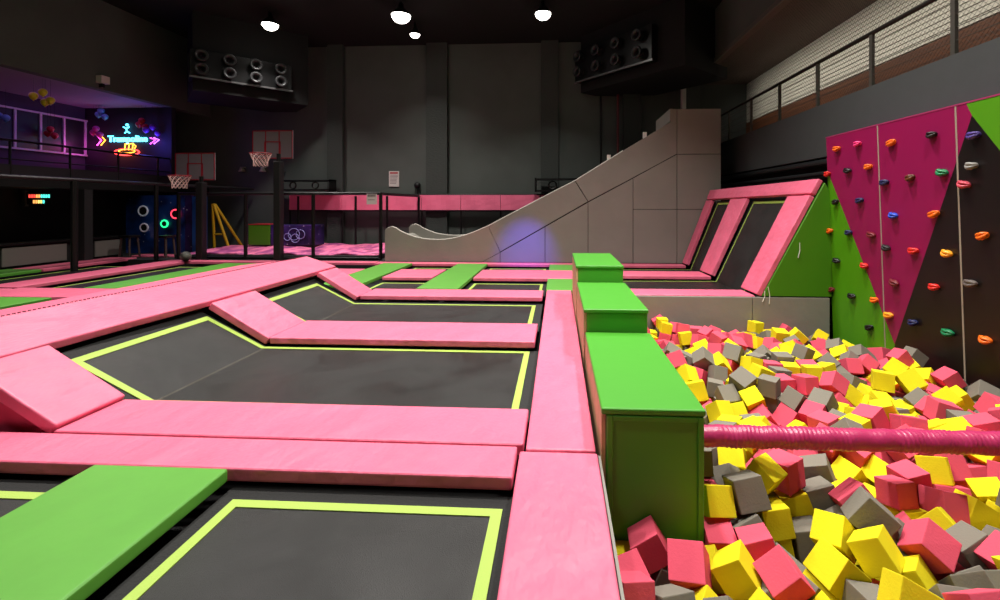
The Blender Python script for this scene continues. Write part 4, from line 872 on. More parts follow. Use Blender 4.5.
(4.297,5.473,-0.621,0.15,-0.963,-0.215,0.065,2),(3.142,4.163,-0.674,0.784,0.491,0.295,-0.241,1),(3.761,4.173,-0.615,0.217,0.344,-0.907,0.108,1),(4.304,5.733,-0.549,0.634,-0.189,0.646,0.38,1),
(3.217,7.878,-0.602,0.235,0.069,-0.805,-0.541,2),(2.119,3.093,-0.746,0.783,0.486,-0.084,0.379,0),(1.76,7.871,-0.74,0.573,-0.761,-0.271,0.14,1),(1.346,3.456,-0.616,0.567,-0.313,-0.251,-0.719,1),
(1.608,8.042,-0.691,0.546,-0.187,0.772,0.267,1),(1.891,8.313,-0.633,1,-0,-0,0,0),(3.901,7.073,-0.581,0.385,-0.885,-0.124,0.231,0),(4.424,4.991,-0.625,0.432,0.23,0.756,-0.435,1),
(4.526,4.703,-0.433,0.794,0.303,0.501,-0.162,2),(3.969,5.934,-0.674,0.073,0.583,0.793,-0.161,1),(3.051,7.549,-0.755,0.091,-0.274,-0.812,-0.507,0),(2.235,4.804,-0.712,0.636,-0.322,-0.362,0.601,1),
(1.918,5.748,-0.804,0.507,0.377,0.361,-0.686,2),(2.011,5.882,-0.656,0.52,-0.843,0.138,-0.022,1),(2.151,5.607,-0.515,0.303,-0.284,0.734,-0.537,0),(4.105,7.75,-0.705,0.069,0.386,-0.139,-0.909,1),
(1.984,5.486,-0.702,0.013,0.998,0.046,0.05,0),(3.338,6.338,-0.517,0.278,-0.787,-0.204,-0.512,0),(4.014,6.178,-0.717,0.741,0.558,0.322,-0.19,0),(4.275,6.559,-0.659,0.786,-0.262,-0.386,0.405,1),
(2.87,6.852,-0.644,0.398,-0.151,0.658,0.621,2),(2.346,5.066,-0.795,0.667,0.615,0.372,-0.195,2),(2.907,5.5,-0.622,0.085,0.996,0.002,-0.008,1),(2.279,6.209,-0.707,0.47,-0.096,0.798,-0.364,1),
(2.01,6.196,-0.617,0.246,-0.394,-0.484,-0.742,0),(2.934,6.585,-0.591,0.216,0.535,0.786,0.224,1),(1.979,7.754,-0.771,0.827,-0.154,-0.08,-0.535,0),(4.41,7.766,-0.678,0.152,0.778,0.381,-0.476,1),
(2.442,4.264,-0.558,0.071,-0.587,0.323,-0.739,1),(1.607,6.221,-0.427,0.854,0.034,0.135,0.502,1),(2.455,6.829,-0.498,0.063,-0.332,0.341,0.877,1),(1.543,7.556,-0.645,0.219,0.961,0.166,-0.024,0),
(3.809,8.315,-0.655,0.361,-0.786,0.348,-0.363,0),(2.278,7.516,-0.739,0.977,-0.161,0.133,0.034,1),(1.912,8.328,-0.821,0.67,-0.227,0.67,0.227,1),(1.011,2.974,-0.837,0.345,0.761,0.257,-0.485,0),
(2.841,3.334,-0.671,0.009,-0.101,-0.193,-0.976,1),(2.047,4.378,-0.602,0.755,0.592,-0.183,0.213,1),(3.662,4.445,-0.675,0.767,0.592,-0.247,0.035,2),(3.367,5.13,-0.67,0.324,-0.258,-0.82,-0.394,2),
(2.328,5.526,-0.555,0.352,-0.193,-0.725,0.559,0),(1.508,6.872,-0.642,0.688,-0.25,0.099,0.674,2),(3.22,7.815,-0.805,0.966,-0.224,0.123,0.038,0),(4.662,7.981,-0.743,0.701,-0.595,0.38,-0.1,1),
(2.917,8.253,-0.685,0.555,-0.187,-0.264,0.766,1),(3.914,4.494,-0.67,0.576,-0.515,-0.557,0.306,0),(3.125,5.558,-0.573,0.613,0.351,0.446,-0.55,2),(4.435,6.239,-0.559,0.274,-0.516,0.748,-0.315,0),
(3.864,7.311,-0.649,0.878,0.32,0.34,-0.103,0),(4.89,7.313,-0.887,0.52,0.48,-0.515,-0.485,1),(2.52,6.448,-0.573,0.632,-0.418,-0.65,0.05,1),(1.743,7.386,-0.775,0.183,-0.1,-0.18,0.961,1),
(1.432,7.69,-0.492,0.226,-0.106,0.271,0.93,2),(3.325,8.117,-0.687,0.26,0.268,-0.921,-0.107,2),(4.259,8.286,-0.651,0.304,0.641,-0.639,-0.297,1),(2.307,8.219,-0.603,0.658,0.212,0.714,0.113,2),
(4.438,5.749,-0.782,0.54,0.487,-0.48,-0.49,1),(4.391,6.072,-0.818,0.622,-0.749,-0.225,0.026,2),(0.414,1.008,-0.789,0.452,-0.376,-0.52,-0.619,0),(0.631,1.205,-0.718,0.42,0.541,-0.642,-0.343,1),
(1.346,1.046,-0.769,0.669,-0.094,-0.728,-0.114,2),(1.607,1.003,-0.735,0.073,0.039,0.742,-0.665,0),(1.921,0.999,-0.769,0.706,0.705,-0.045,0.039,1),(3.17,1.086,-0.759,0.341,-0.619,0.37,0.604,1),
(3.351,1.217,-0.791,0.161,-0.688,0.195,0.68,0),(3.505,1.106,-0.778,0.252,-0.006,0.022,0.968,1),(3.859,1.024,-0.807,0.974,-0.054,-0.194,0.102,1),(4.685,1.072,-0.783,0.707,-0.016,-0.017,-0.707,0),
(4.882,1.116,-0.75,0.484,-0.515,-0.516,-0.485,2),(1.081,1.522,-0.685,0.297,0.655,-0.239,0.652,1),(1.297,1.331,-0.762,0.652,-0.556,0.222,-0.465,2),(1.757,1.21,-0.739,0.191,0.679,0.363,-0.609,1),
(2.129,1.177,-0.765,0.507,-0.566,-0.381,-0.526,1),(3.524,1.57,-0.775,0.995,-0.078,-0.04,-0.042,0),(4.874,1.353,-0.806,0.145,0.692,-0.707,0.002,1),(0.416,1.816,-0.791,0.436,-0.457,0.536,-0.56,1),
(1.225,1.981,-0.756,0.542,-0.597,0.544,0.231,1),(1.673,1.457,-0.661,0.058,-0.805,-0.585,-0.082,1),(2.822,1.882,-0.804,0.628,0.325,-0.612,0.353,2),(3.078,1.931,-0.806,0.032,0.707,0.001,0.707,2),
(3.335,1.862,-0.787,0.048,0.503,0.858,-0.09,2),(3.589,1.789,-0.798,0.012,0.008,0.028,0.999,2),(4.135,1.496,-0.765,0.647,-0.457,0.338,-0.508,2),(4.518,1.703,-0.741,0.126,0.119,0.7,0.693,0),
(0.407,2.105,-0.724,0,0,-0.988,0.157,2),(3.275,2.12,-0.803,0.108,0.905,0.378,0.162,1),(4.56,2.36,-0.798,0.416,-0.038,-0.902,0.112,2),(2.041,2.66,-0.817,0.166,-0.546,0.781,0.252,2),
(2.875,3.502,-0.767,0.028,-0.022,-0.192,-0.981,0),(3.549,3.583,-0.813,0.181,0.957,-0.215,-0.07,2),(3.801,3.586,-0.812,0.612,-0.241,-0.155,-0.737,2),(4.092,3.556,-0.756,0.206,0.024,-0.537,0.817,2),
(4.848,3.049,-0.71,0.445,-0.221,-0.633,0.594,0),(1.297,3.363,-0.804,0.18,-0.18,-0.261,0.931,0),(1.147,3.795,-0.733,0.658,-0.503,-0.418,0.373,2),(1.343,3.654,-0.752,0.405,-0.249,0.066,-0.877,0),
(4.644,3.855,-0.789,0.585,0.357,0.478,-0.549,2),(1.708,4.193,-0.688,0.004,-0.67,0.118,-0.733,0),(2.154,4.367,-0.769,0.872,-0.096,0.476,-0.066,1),(2.679,4.307,-0.81,0.229,0.754,-0.175,0.59,1),
(4.574,4.274,-0.725,0.762,-0.181,-0.24,0.573,2),(4.398,4.668,-0.675,0.151,0.286,-0.942,0.084,0),(1.775,4.927,-0.75,0.269,0.593,0.724,-0.225,2),(3.227,4.973,-0.779,0.378,0.145,-0.88,0.248,2),
(4.525,4.832,-0.686,0.806,0.237,-0.527,0.126,1),(3.056,5.174,-0.76,0.274,-0.534,-0.683,0.417,0),(3.294,5.305,-0.771,0.302,-0.244,0.903,-0.184,2),(4.606,5.115,-0.713,0.405,0.222,-0.778,0.426,1),
(2.485,5.379,-0.813,0.956,0,-0,-0.292,2),(3.701,5.346,-0.754,0.834,0.092,0.543,-0.022,1),(4.541,5.423,-0.769,0.571,-0.228,0.417,-0.669,0),(2.149,5.622,-0.698,0.675,-0.544,0.42,-0.271,0),
(2.383,5.634,-0.73,0.123,-0.028,0.847,-0.517,1),(1.422,6.23,-0.805,0.493,0.124,-0.627,-0.59,0),(2.265,5.907,-0.675,0.646,0.174,0.021,-0.743,2),(2.546,5.99,-0.806,0.537,0.465,0.611,0.348,2),
(2.845,6.12,-0.702,0.062,0.906,-0.42,0.002,1),(3.57,6.128,-0.698,0.768,-0.052,0.638,-0.033,1),(4.164,5.981,-0.8,0.085,-0.752,0.644,0.115,1),(4.675,6.133,-0.676,0.874,-0.152,0.455,0.079,0),
(2.017,6.462,-0.742,0.716,0.686,0.129,-0.027,0),(2.197,6.489,-0.77,0.224,0.746,-0.624,0.059,0),(4.463,6.392,-0.796,0.334,0.296,0.63,-0.635,0),(1.314,6.818,-0.71,0.707,0.016,-0.134,-0.695,1),
(1.949,6.648,-0.789,0.167,-0.77,0.601,-0.133,1),(2.576,6.49,-0.798,0.136,0.801,0.221,-0.54,1),(3.725,6.946,-0.797,0.682,-0.327,-0.61,0.238,1),(4.477,6.632,-0.769,0.893,0.093,-0.384,-0.214,2),
(1.161,7.199,-0.775,0.666,0.432,0.543,0.273,0),(2.672,6.873,-0.788,0.458,-0.228,0.619,0.596,2),(4.559,6.945,-0.735,0.675,-0.645,-0.188,-0.304,1),(1.116,7.472,-0.744,0.028,-0.016,-0.27,-0.962,2),
(2.444,7.233,-0.726,0.718,-0.076,-0.609,-0.328,0),(3.154,7.05,-0.791,0.348,-0.518,0.632,-0.46,0),(4.064,7.513,-0.713,0.797,-0.167,-0.023,0.581,1),(1.11,7.986,-0.78,0.342,-0.619,-0.415,0.572,1),
(4.663,7.487,-0.727,0.08,0.091,-0.799,0.589,1),(0.408,1.208,-0.739,0.175,-0.983,0.009,-0.051,1),(0.617,1.34,-0.518,0.677,0.434,0.362,0.471,2),(1.303,1.058,-0.557,0.007,-0.056,0.702,0.71,2),
(1.564,1.016,-0.542,0.076,-0.758,0.059,0.645,1),(1.93,1.017,-0.56,0.044,-0.673,0.737,-0.041,2),(3.286,1.057,-0.569,0.731,-0.017,-0.015,-0.682,0),(3.48,1.197,-0.593,0.097,0.7,-0.066,0.704,0),
(3.707,1.042,-0.658,0.658,0.455,0.315,0.51,1),(4.093,1.003,-0.748,0.158,-0.654,-0.711,0.206,0),(4.475,1.005,-0.744,0.589,-0.41,-0.426,0.551,1),(4.861,1.202,-0.549,0.578,-0.408,0.602,0.371,1),
(0.845,1.669,-0.765,0.181,0.931,0.301,-0.099,1),(1.064,1.649,-0.485,0.355,-0.489,-0.526,0.599,2),(1.245,1.351,-0.571,0.642,-0.536,0.249,-0.488,0),(1.718,1.2,-0.533,0.451,-0.517,-0.358,-0.633,1),
(3.086,1.721,-0.683,0.543,0.43,-0.549,-0.469,2),(3.324,1.519,-0.795,0.724,0.69,-0.008,-0.005,1),(3.511,1.574,-0.585,0.966,-0.068,-0.055,-0.242,1),(3.923,1.237,-0.763,0.603,-0.282,0.335,-0.667,0),
(4.401,1.269,-0.749,0.039,-0.723,-0.688,-0.048,2),(0.701,1.882,-0.64,0.161,0.728,0.114,-0.657,2),(1.04,1.8,-0.755,0.327,-0.41,-0.561,0.641,1),(1.888,1.436,-0.554,0.232,0.103,0.957,0.138,1),
(2.035,1.463,-0.707,0.311,0.408,-0.672,0.535,2),(2.715,1.703,-0.814,0.647,-0.336,0.606,0.32,0),(2.972,1.959,-0.601,0.333,-0.351,-0.605,0.633,1),(3.2,1.996,-0.58,0.169,-0.651,-0.229,-0.703,2),
(3.656,1.874,-0.587,0.541,0.491,-0.497,-0.468,2),(4.071,1.542,-0.542,0.701,0.451,0.424,-0.354,2),(4.354,1.541,-0.647,0.575,-0.312,-0.74,0.157,1),(4.843,1.598,-0.775,0.026,-0.107,0.989,0.093,1),
(0.405,2.172,-0.529,0.674,-0.107,-0.115,-0.722,1),(0.648,2.082,-0.684,0.747,0.629,0.067,0.203,0),(1.48,2.187,-0.785,0.072,0.506,-0.246,-0.824,1),(1.738,1.971,-0.636,0.703,-0.07,-0.706,-0.041,1),
(1.975,1.985,-0.817,0.449,-0.546,-0.474,-0.525,1),(3.116,2.25,-0.665,0.268,-0.074,0.949,-0.15,2),(3.489,2.055,-0.647,0.927,-0.078,-0.024,0.367,0),(4.375,1.967,-0.721,0.319,-0.255,0.611,0.678,1),
(4.864,1.836,-0.719,0.526,-0.453,-0.385,-0.609,2),(0.398,2.299,-0.794,0.114,0.698,-0.114,-0.698,1),(0.725,2.312,-0.762,0.247,-0.786,0.489,-0.286,2),(1.001,2.503,-0.748,0.58,-0.33,0.168,-0.726,2),
(1.32,2.452,-0.711,0.351,0.03,0.919,-0.175,1),(1.798,2.164,-0.644,0.01,0.645,-0.764,0.014,1),(2.204,2.159,-0.699,0.597,0.186,-0.745,-0.232,2),(2.421,2.198,-0.675,0.757,-0.641,-0.057,-0.114,1),
(2.705,2.33,-0.674,0.115,0.014,0.993,0.013,1),(4.126,2.073,-0.786,0.802,-0.377,-0.441,-0.144,1),(4.343,2.366,-0.711,0.238,-0.345,-0.658,-0.625,1),(1.343,2.639,-0.785,0.77,0.53,-0.284,0.212,1),
(2.052,2.573,-0.636,0.19,0.349,-0.42,-0.816,0),(3.123,2.718,-0.617,0.066,-0.092,-0.991,0.071,2),(3.346,2.741,-0.665,0.658,-0.748,0.077,0.045,1),(3.625,3.012,-0.763,0.178,0.914,0.337,-0.137,2),
(4.683,2.591,-0.79,0.504,0.132,-0.249,-0.816,1),(2.605,2.991,-0.773,0.638,0.624,-0.424,0.155,1),(4.056,3.312,-0.678,0.712,-0.325,-0.602,-0.157,1),(4.32,3.049,-0.804,0.448,0.461,-0.74,-0.2,1),
(3.616,3.699,-0.646,0.44,-0.642,-0.503,-0.375,1),(3.825,3.704,-0.654,0.633,0.428,-0.262,0.59,0),(4.25,3.559,-0.592,0.311,-0.475,0.65,0.506,0),(1.135,3.53,-0.696,0.186,0.187,0.681,0.683,1),
(2.04,3.54,-0.788,0.056,0.6,0.137,0.786,2),(2.776,3.707,-0.652,0.392,-0.479,-0.6,0.507,0),(4.713,3.646,-0.777,0.838,-0.098,-0.507,0.175,1),(1.179,3.769,-0.538,0.389,0.075,-0.085,0.914,0),
(1.496,3.785,-0.636,0.391,-0.065,-0.892,0.218,1),(3.692,4.095,-0.783,0.185,0.969,-0.037,-0.157,1),(4.419,3.994,-0.641,0.157,0.673,-0.02,-0.722,1),(4.627,4.024,-0.613,0.05,-0.089,0.553,-0.827,2),
(2.481,4.376,-0.751,0.463,0.485,-0.723,0.166,2),(3.045,4.311,-0.794,0.692,-0.361,0.083,-0.62,1),(4.18,4.311,-0.772,0.564,0.46,0.456,0.512,0),(4.385,4.309,-0.606,0.399,-0.662,-0.583,0.248,1),
(1.206,4.397,-0.708,0.419,0.646,-0.261,-0.582,2),(1.434,4.424,-0.759,0.49,-0.871,-0.016,-0.015,1),(1.744,4.493,-0.731,0.641,0.756,-0.128,-0.033,1),(1.983,4.581,-0.708,0.063,0.076,0.995,0,0),
(2.946,4.542,-0.682,0.055,-0.253,0.966,-0.022,1),(3.218,4.677,-0.665,0.474,-0.742,0.3,-0.366,1),(3.991,4.695,-0.661,0.991,-0.006,0,-0.131,1),(1.098,4.818,-0.663,0.699,-0.104,-0.699,0.104,1),
(1.996,5.038,-0.777,0.951,-0.286,-0.112,-0.027,1),(2.747,4.761,-0.79,0.798,0.479,-0.217,0.294,1),(2.977,4.805,-0.711,0.507,-0.639,0.23,0.531,2),(4.232,4.842,-0.598,0.336,-0.388,-0.582,0.631,2),
(1.31,5.242,-0.787,0.815,-0.284,0.33,-0.383,0),(2.858,4.982,-0.698,0.003,-0.315,0.578,0.753,1),(2.946,5.189,-0.602,0.008,-0.375,0.675,0.636,1),(4.383,5.274,-0.687,0.48,-0.66,0.575,-0.06,1),
(2.655,5.539,-0.686,0.268,-0.655,0.268,0.654,2),(3.081,5.453,-0.795,0.119,-0.479,-0.263,-0.829,1),(4.697,5.535,-0.65,0.443,0.131,-0.851,0.251,1),(1.447,5.979,-0.788,0.087,-0.649,-0.632,0.414,1),
(1.743,5.981,-0.746,0.22,0.787,0.044,0.574,1),(3.236,5.809,-0.639,0.01,-0.092,0.993,-0.075,2),(4.239,5.756,-0.74,0.536,-0.474,0.576,-0.395,1),(4.639,5.904,-0.69,0.291,-0.235,0.924,-0.074,1),
(1.619,6.277,-0.672,0.3,-0.605,0.508,-0.535,2),(1.86,6.248,-0.723,0.769,-0.464,0.338,0.281,1),(2.565,6.042,-0.606,0.13,0.94,0.28,-0.143,1),(3.053,6.014,-0.703,0.679,0.679,-0.198,-0.197,2),
(3.32,6.089,-0.691,0.661,-0.566,0.316,-0.378,2),(1.118,6.595,-0.708,0.049,-0.01,0.199,0.979,2),(2.044,6.444,-0.544,0.024,0.993,0.047,-0.11,2),(2.306,6.558,-0.624,0.629,-0.085,0.739,-0.225,0),
(2.753,6.345,-0.665,0.01,0.775,-0.632,0.013,0),(3,6.353,-0.669,0.707,-0.707,-0.002,0.002,2),(3.205,6.31,-0.686,0.033,0.033,-0.706,-0.706,0),(3.878,6.374,-0.76,0.097,0.118,-0.926,0.347,1),
(4.589,6.383,-0.664,0.287,-0.337,-0.886,0.139,0),(1.098,6.86,-0.701,0.705,-0.053,-0.705,0.053,1),(1.767,6.869,-0.731,0.69,0.266,0.673,-0.013,1),(2.128,6.807,-0.78,0.149,0.27,-0.284,-0.908,1),
(2.744,6.579,-0.705,0.829,0.252,-0.053,-0.496,1),(3.026,6.594,-0.793,0.54,0.668,0.43,-0.279,0),(3.421,6.657,-0.688,0.643,-0.203,-0.328,0.661,2),(3.674,6.781,-0.642,0.609,0.214,0.706,0.292,2),
(3.906,6.653,-0.766,0.677,0.278,-0.205,0.65,1),(1.152,7.306,-0.602,0.167,0.708,0.199,0.657,2),(3.106,6.834,-0.774,0.209,0.623,0.633,0.409,1),(4.019,7.272,-0.76,0.668,-0.234,0.268,-0.654,1),
(4.342,6.959,-0.643,0.752,-0.162,-0.282,0.573,1),(1.153,7.62,-0.583,0.312,0.183,0.815,0.454,2),(1.303,7.673,-0.79,0.037,-0.692,-0.447,-0.566,1),(1.564,7.763,-0.759,0.045,0.305,0.534,-0.787,0),
(2.627,7.354,-0.75,0.618,-0.155,0.583,0.505,1),(2.984,7.118,-0.725,0.061,0.594,-0.796,-0.097,0),(3.618,7.329,-0.799,0.756,-0.327,-0.446,0.35,2),(4.671,7.293,-0.793,0.258,0.051,-0.963,-0.052,0),
(1.11,8.042,-0.587,0.633,0.402,0.355,-0.559,1),(1.323,8.068,-0.682,0.94,-0.334,-0.07,-0.018,1),(2.533,7.554,-0.671,0.573,0.634,-0.205,-0.476,0),(1.099,8.238,-0.735,0.602,0.37,-0.601,-0.375,1),
(2.322,7.938,-0.686,0.249,-0.25,-0.661,0.662,0),(3.94,8.462,-0.805,0.856,0.128,-0.257,-0.429,1),(1.129,8.482,-0.662,0.474,-0.527,0.523,0.473,2),(2.092,8.485,-0.646,0.423,-0.572,-0.485,0.509,1),
(3.667,8.483,-0.76,0.663,-0.079,0.741,-0.071,1),(0.43,1.389,-0.598,0.742,-0.393,0.254,0.48,1),(1.233,1.113,-0.346,0.558,0.381,-0.615,0.407,2),(1.491,1.003,-0.363,0.419,0.494,-0.498,0.577,0),
(1.929,1.03,-0.344,0.785,0.036,-0.047,-0.617,2),(3.117,1.032,-0.421,0.696,-0.557,-0.165,-0.422,1),(3.299,1.331,-0.608,0.707,-0.024,-0.707,0.011,1),(3.419,1.28,-0.399,0.014,0,-0.024,-1,2),
(3.641,1.073,-0.474,0.617,0.132,-0.149,-0.761,1),(3.904,1.031,-0.565,0.831,0.051,0.55,-0.074,2),(4.361,1.007,-0.512,0,-0.345,0,-0.939,2),(4.668,1.004,-0.566,0.094,0.709,0.69,0.114,1),
(0.415,1.548,-0.814,0.016,0.715,-0.698,0.016,1),(0.841,1.445,-0.643,0.326,-0.781,-0.272,-0.458,0),(1.177,1.389,-0.388,0.342,0.522,-0.639,-0.449,2),(2.46,1.205,-0.734,0.7,-0.665,0.087,0.247,1),
(2.826,1.389,-0.642,0.157,-0.785,-0.229,-0.554,2),(3.077,1.769,-0.491,0.438,0.38,0.636,0.51,0),(3.295,1.604,-0.6,0.027,0.856,0.516,-0.002,1),(3.524,1.687,-0.402,0.725,0.028,0.669,-0.159,1),
(3.687,1.26,-0.756,0.686,0.092,0.717,-0.079,1),(3.895,1.274,-0.524,0.848,0.155,0.488,-0.139,2),(4.142,1.201,-0.668,0.536,0.826,0.118,-0.124,0),(0.445,1.888,-0.589,0.515,-0.485,-0.537,-0.46,2),
(1.008,1.846,-0.563,0.065,0.624,0.777,-0.049,1),(1.451,1.529,-0.64,0.473,0.684,0.374,0.41,2),(2.341,1.433,-0.699,0.532,0.258,0.263,0.762,1),(2.653,1.606,-0.629,0.938,0.01,-0.027,-0.345,1),
(2.826,1.764,-0.583,0.29,-0.646,0.315,0.632,2),(2.956,1.972,-0.395,0.193,-0.2,0.663,-0.696,2),(3.178,2.019,-0.384,0.675,0.302,0.596,-0.312,0),(3.381,1.858,-0.539,0.655,-0.513,-0.554,-0.033,1),
(3.851,1.448,-0.761,0.994,0.039,0.088,-0.057,2),(4.333,1.442,-0.441,0.844,-0.481,-0.23,-0.053,1),(4.86,1.513,-0.598,0.6,0.715,0.217,0.286,0),(0.662,2.174,-0.481,0.137,0.01,0.119,0.983,2),
(0.92,2.072,-0.773,0.037,0.69,-0.499,-0.523,2),(1.492,1.966,-0.77,0.005,-0.214,0.252,0.944,1),(1.719,2.05,-0.442,0.11,-0.699,0.137,0.693,1),(3.002,2.315,-0.516,0.561,-0.427,0.249,-0.663,0),
(3.33,2.167,-0.465,0.641,-0.237,-0.608,-0.405,1),(3.952,1.927,-0.784,0.828,0.415,-0.376,-0.025,1),(4.107,1.792,-0.701,0.156,-0.339,-0.066,0.925,2),(4.264,1.921,-0.544,0.1,-0.402,-0.146,-0.899,1),
(4.875,1.76,-0.516,0.103,-0.713,-0.105,0.686,2),(0.406,2.365,-0.6,0.029,0.022,0.834,0.551,1),(1.676,2.4,-0.76,0.435,-0.839,0.32,-0.07,1),(1.957,2.337,-0.636,0.076,0.072,0.719,0.687,1),
(2.173,1.897,-0.631,0.031,0.662,-0.747,0.047,2),(2.396,2.378,-0.509,0.358,0.91,-0.171,0.122,2),(2.687,2.529,-0.523,0.952,-0.272,-0.115,-0.077,1),(3.399,2.26,-0.641,0.405,0.017,-0.119,0.906,1),
(3.538,2.546,-0.676,0.354,0.391,-0.56,0.639,1),(4.023,2.26,-0.768,0.055,-0.898,0.382,0.21,0),(4.237,2.166,-0.627,0.096,-0.428,0.369,0.819,1),(0.892,2.805,-0.809,0.428,0.77,0.305,0.361,1),
(2.277,2.68,-0.682,0.226,-0.663,-0.472,0.535,1),(2.494,2.541,-0.639,0.326,0.74,0.588,-0.013,1),(2.853,2.642,-0.787,0.163,-0.044,0.721,0.672,1),(3.7,3.054,-0.565,0.296,-0.691,-0.491,-0.44,1),
(4.298,2.838,-0.748,0.164,-0.591,0.632,-0.474,1),(4.424,2.598,-0.624,0.806,0.308,0.493,-0.104,2),(4.818,2.316,-0.736,0.174,-0.313,0.873,0.33,0),(1.263,2.929,-0.753,0.363,0.06,-0.18,-0.912,2),
(3.129,2.942,-0.706,0.087,-0.069,-0.921,0.374,0),(3.451,3.37,-0.743,0.975,-0.013,0.141,-0.171,1),(3.687,3.34,-0.812,0.303,-0.489,0.744,0.339,1),(4.108,3.378,-0.487,0.233,0.091,0.109,0.962,2),
(4.64,3.128,-0.704,0.564,-0.774,0.286,-0.007,0),(2.79,3.122,-0.661,0.066,-0.695,0.608,-0.378,0),(3.811,3.828,-0.478,0.204,0.956,0.17,-0.123,2),(4.058,3.674,-0.561,0.667,0.329,-0.485,-0.46,0),
(4.87,2.99,-0.529,0.081,0.096,-0.769,0.626,1),(2.293,3.617,-0.748,0.11,0.219,-0.044,-0.968,2),(3.675,3.885,-0.747,0,-0.058,0.2,0.978,2),(4.473,3.703,-0.676,0.266,-0.597,-0.748,-0.117,1),
(4.861,3.711,-0.654,0.151,0.168,-0.53,0.817,0),(1.119,3.871,-0.323,0.032,0.707,0.705,0.048,2),(1.738,3.791,-0.743,0.585,-0.758,-0.008,-0.288,0),(3.445,4.127,-0.783,0.522,-0.478,0.219,-0.671,1),
(4.199,4.025,-0.582,0.099,-0.957,-0.272,0.033,0),(4.405,4.101,-0.474,0.479,-0.643,0.379,-0.463,0),(4.599,4.233,-0.461,0.535,0.811,0.23,-0.047,1),(1.299,4.026,-0.789,0.483,0.323,-0.766,-0.276,1),
(2.249,4.384,-0.567,0.348,0.418,0.246,0.802,0),(3.103,4.417,-0.635,0.229,0.452,0.798,0.326,0),(3.375,4.428,-0.642,0.496,-0.567,-0.327,0.571,1),(4.273,4.305,-0.444,0.404,-0.79,0.21,0.411,1),
(1.322,4.214,-0.606,0.256,0.599,0.617,-0.441,0),(1.517,4.221,-0.717,0.396,-0.597,0.595,0.365,0),(2.264,4.575,-0.751,0.145,-0.682,0.657,-0.286,1),(3.753,4.67,-0.65,0.408,0.617,0.458,-0.493,1),
(4.628,4.483,-0.687,0.363,0.284,-0.699,0.547,2),(1.284,4.664,-0.671,0.116,-0.565,0.35,-0.738,1),(1.558,4.667,-0.723,0.565,-0.262,-0.776,0.103,1),(3.614,4.898,-0.644,0.563,0.516,-0.568,-0.306,0),
(1.326,5.54,-0.788,0.666,0.251,0.143,-0.688,1),(2.092,5.262,-0.781,0.163,-0.714,-0.496,0.467,1),(2.68,5.21,-0.777,0.368,-0.227,0.33,0.839,0),(3.552,5.027,-0.8,0.559,-0.812,0.068,0.157,0),
(4.252,5.143,-0.595,0.713,0.472,-0.107,-0.508,2),(1.122,5.67,-0.814,0.931,-0.339,-0.051,-0.126,1),(1.532,5.76,-0.742,0.927,-0.079,0.354,0.093,1),(1.536,6.069,-0.634,0.92,-0.252,0.294,-0.063,0),
(2.559,5.757,-0.668,0.067,0.517,0.842,0.138,1),(2.789,5.884,-0.672,0.628,-0.648,-0.257,0.348,1),(3.59,5.603,-0.679,0.296,0.887,0.174,0.308,0),(4.817,5.931,-0.576,0.693,0.554,0.361,-0.288,0),
(1.421,6.319,-0.613,0.789,-0.164,-0.581,0.112,1),(1.118,6.694,-0.517,0.557,0.426,0.473,-0.533,0),(1.728,6.518,-0.728,0.63,0.528,-0.511,-0.251,2),(2.539,6.239,-0.719,0.685,0.283,-0.438,-0.509,0),
(4.671,6.404,-0.491,0.464,0.032,-0.558,-0.688,1),(1.105,6.9,-0.516,0.069,-0.005,-0.074,-0.995,0),(2.312,6.799,-0.634,0.822,0.122,0.408,0.377,1),(3.18,6.573,-0.653,0.915,0.088,0.389,0.057,1),
(3.947,6.529,-0.609,0.123,-0.281,-0.869,-0.389,0),(1.139,7.153,-0.439,0.824,0.521,-0.077,0.207,1),(1.63,7.152,-0.754,0.631,-0.202,-0.585,0.467,1),(2.015,7.392,-0.773,0.07,0.971,-0.195,-0.119,1),
(3.256,6.854,-0.63,0.374,0.237,0.835,-0.327,1),(3.561,7.027,-0.603,0.865,0.23,0.37,0.249,0),(3.747,7.132,-0.707,0.821,0.279,-0.439,-0.237,1),(4.089,7.035,-0.706,0.112,0.838,0.324,0.424,1),
(1.154,7.769,-0.422,0.176,-0.328,0.456,-0.808,2),(1.277,7.807,-0.655,0.691,0.049,-0.558,0.456,0),(1.574,7.489,-0.812,0.188,0.802,0.555,-0.114,0),(2.765,7.515,-0.74,0.77,-0.416,-0.302,0.377,1),
(2.812,7.239,-0.788,0.448,0.681,0.388,0.43,0),(3.137,7.268,-0.795,0.181,0.184,-0.034,0.966,1),(3.404,7.525,-0.804,0.522,-0.667,-0.491,-0.203,1),(3.644,7.601,-0.755,0.373,0.568,0.595,0.43,1),
(3.862,7.828,-0.738,0.349,0.619,0.37,0.598,1),(4.35,7.182,-0.637,0.948,0.11,-0.242,-0.177,1),(1.112,8.122,-0.405,0.401,-0.633,0.558,0.356,1),(1.38,8.163,-0.481,0.857,-0.316,0.113,0.391,2),
(1.497,7.889,-0.608,0.057,-0.432,-0.43,0.791,1),(1.149,8.271,-0.539,0.144,0.693,-0.692,0.139,0),(3.114,8.07,-0.81,0.738,0.202,0.22,0.605,2),(4.05,8.286,-0.752,0.054,-0.582,-0.572,0.575,0),
(1.099,8.492,-0.456,0.525,0.474,0.473,-0.525,1),(1.563,8.499,-0.631,0.515,-0.483,0.469,-0.531,1),(2.5,8.101,-0.7,0.601,-0.406,0.594,-0.348,0),(4.602,8.282,-0.75,0.12,0.581,-0.785,0.176,1),
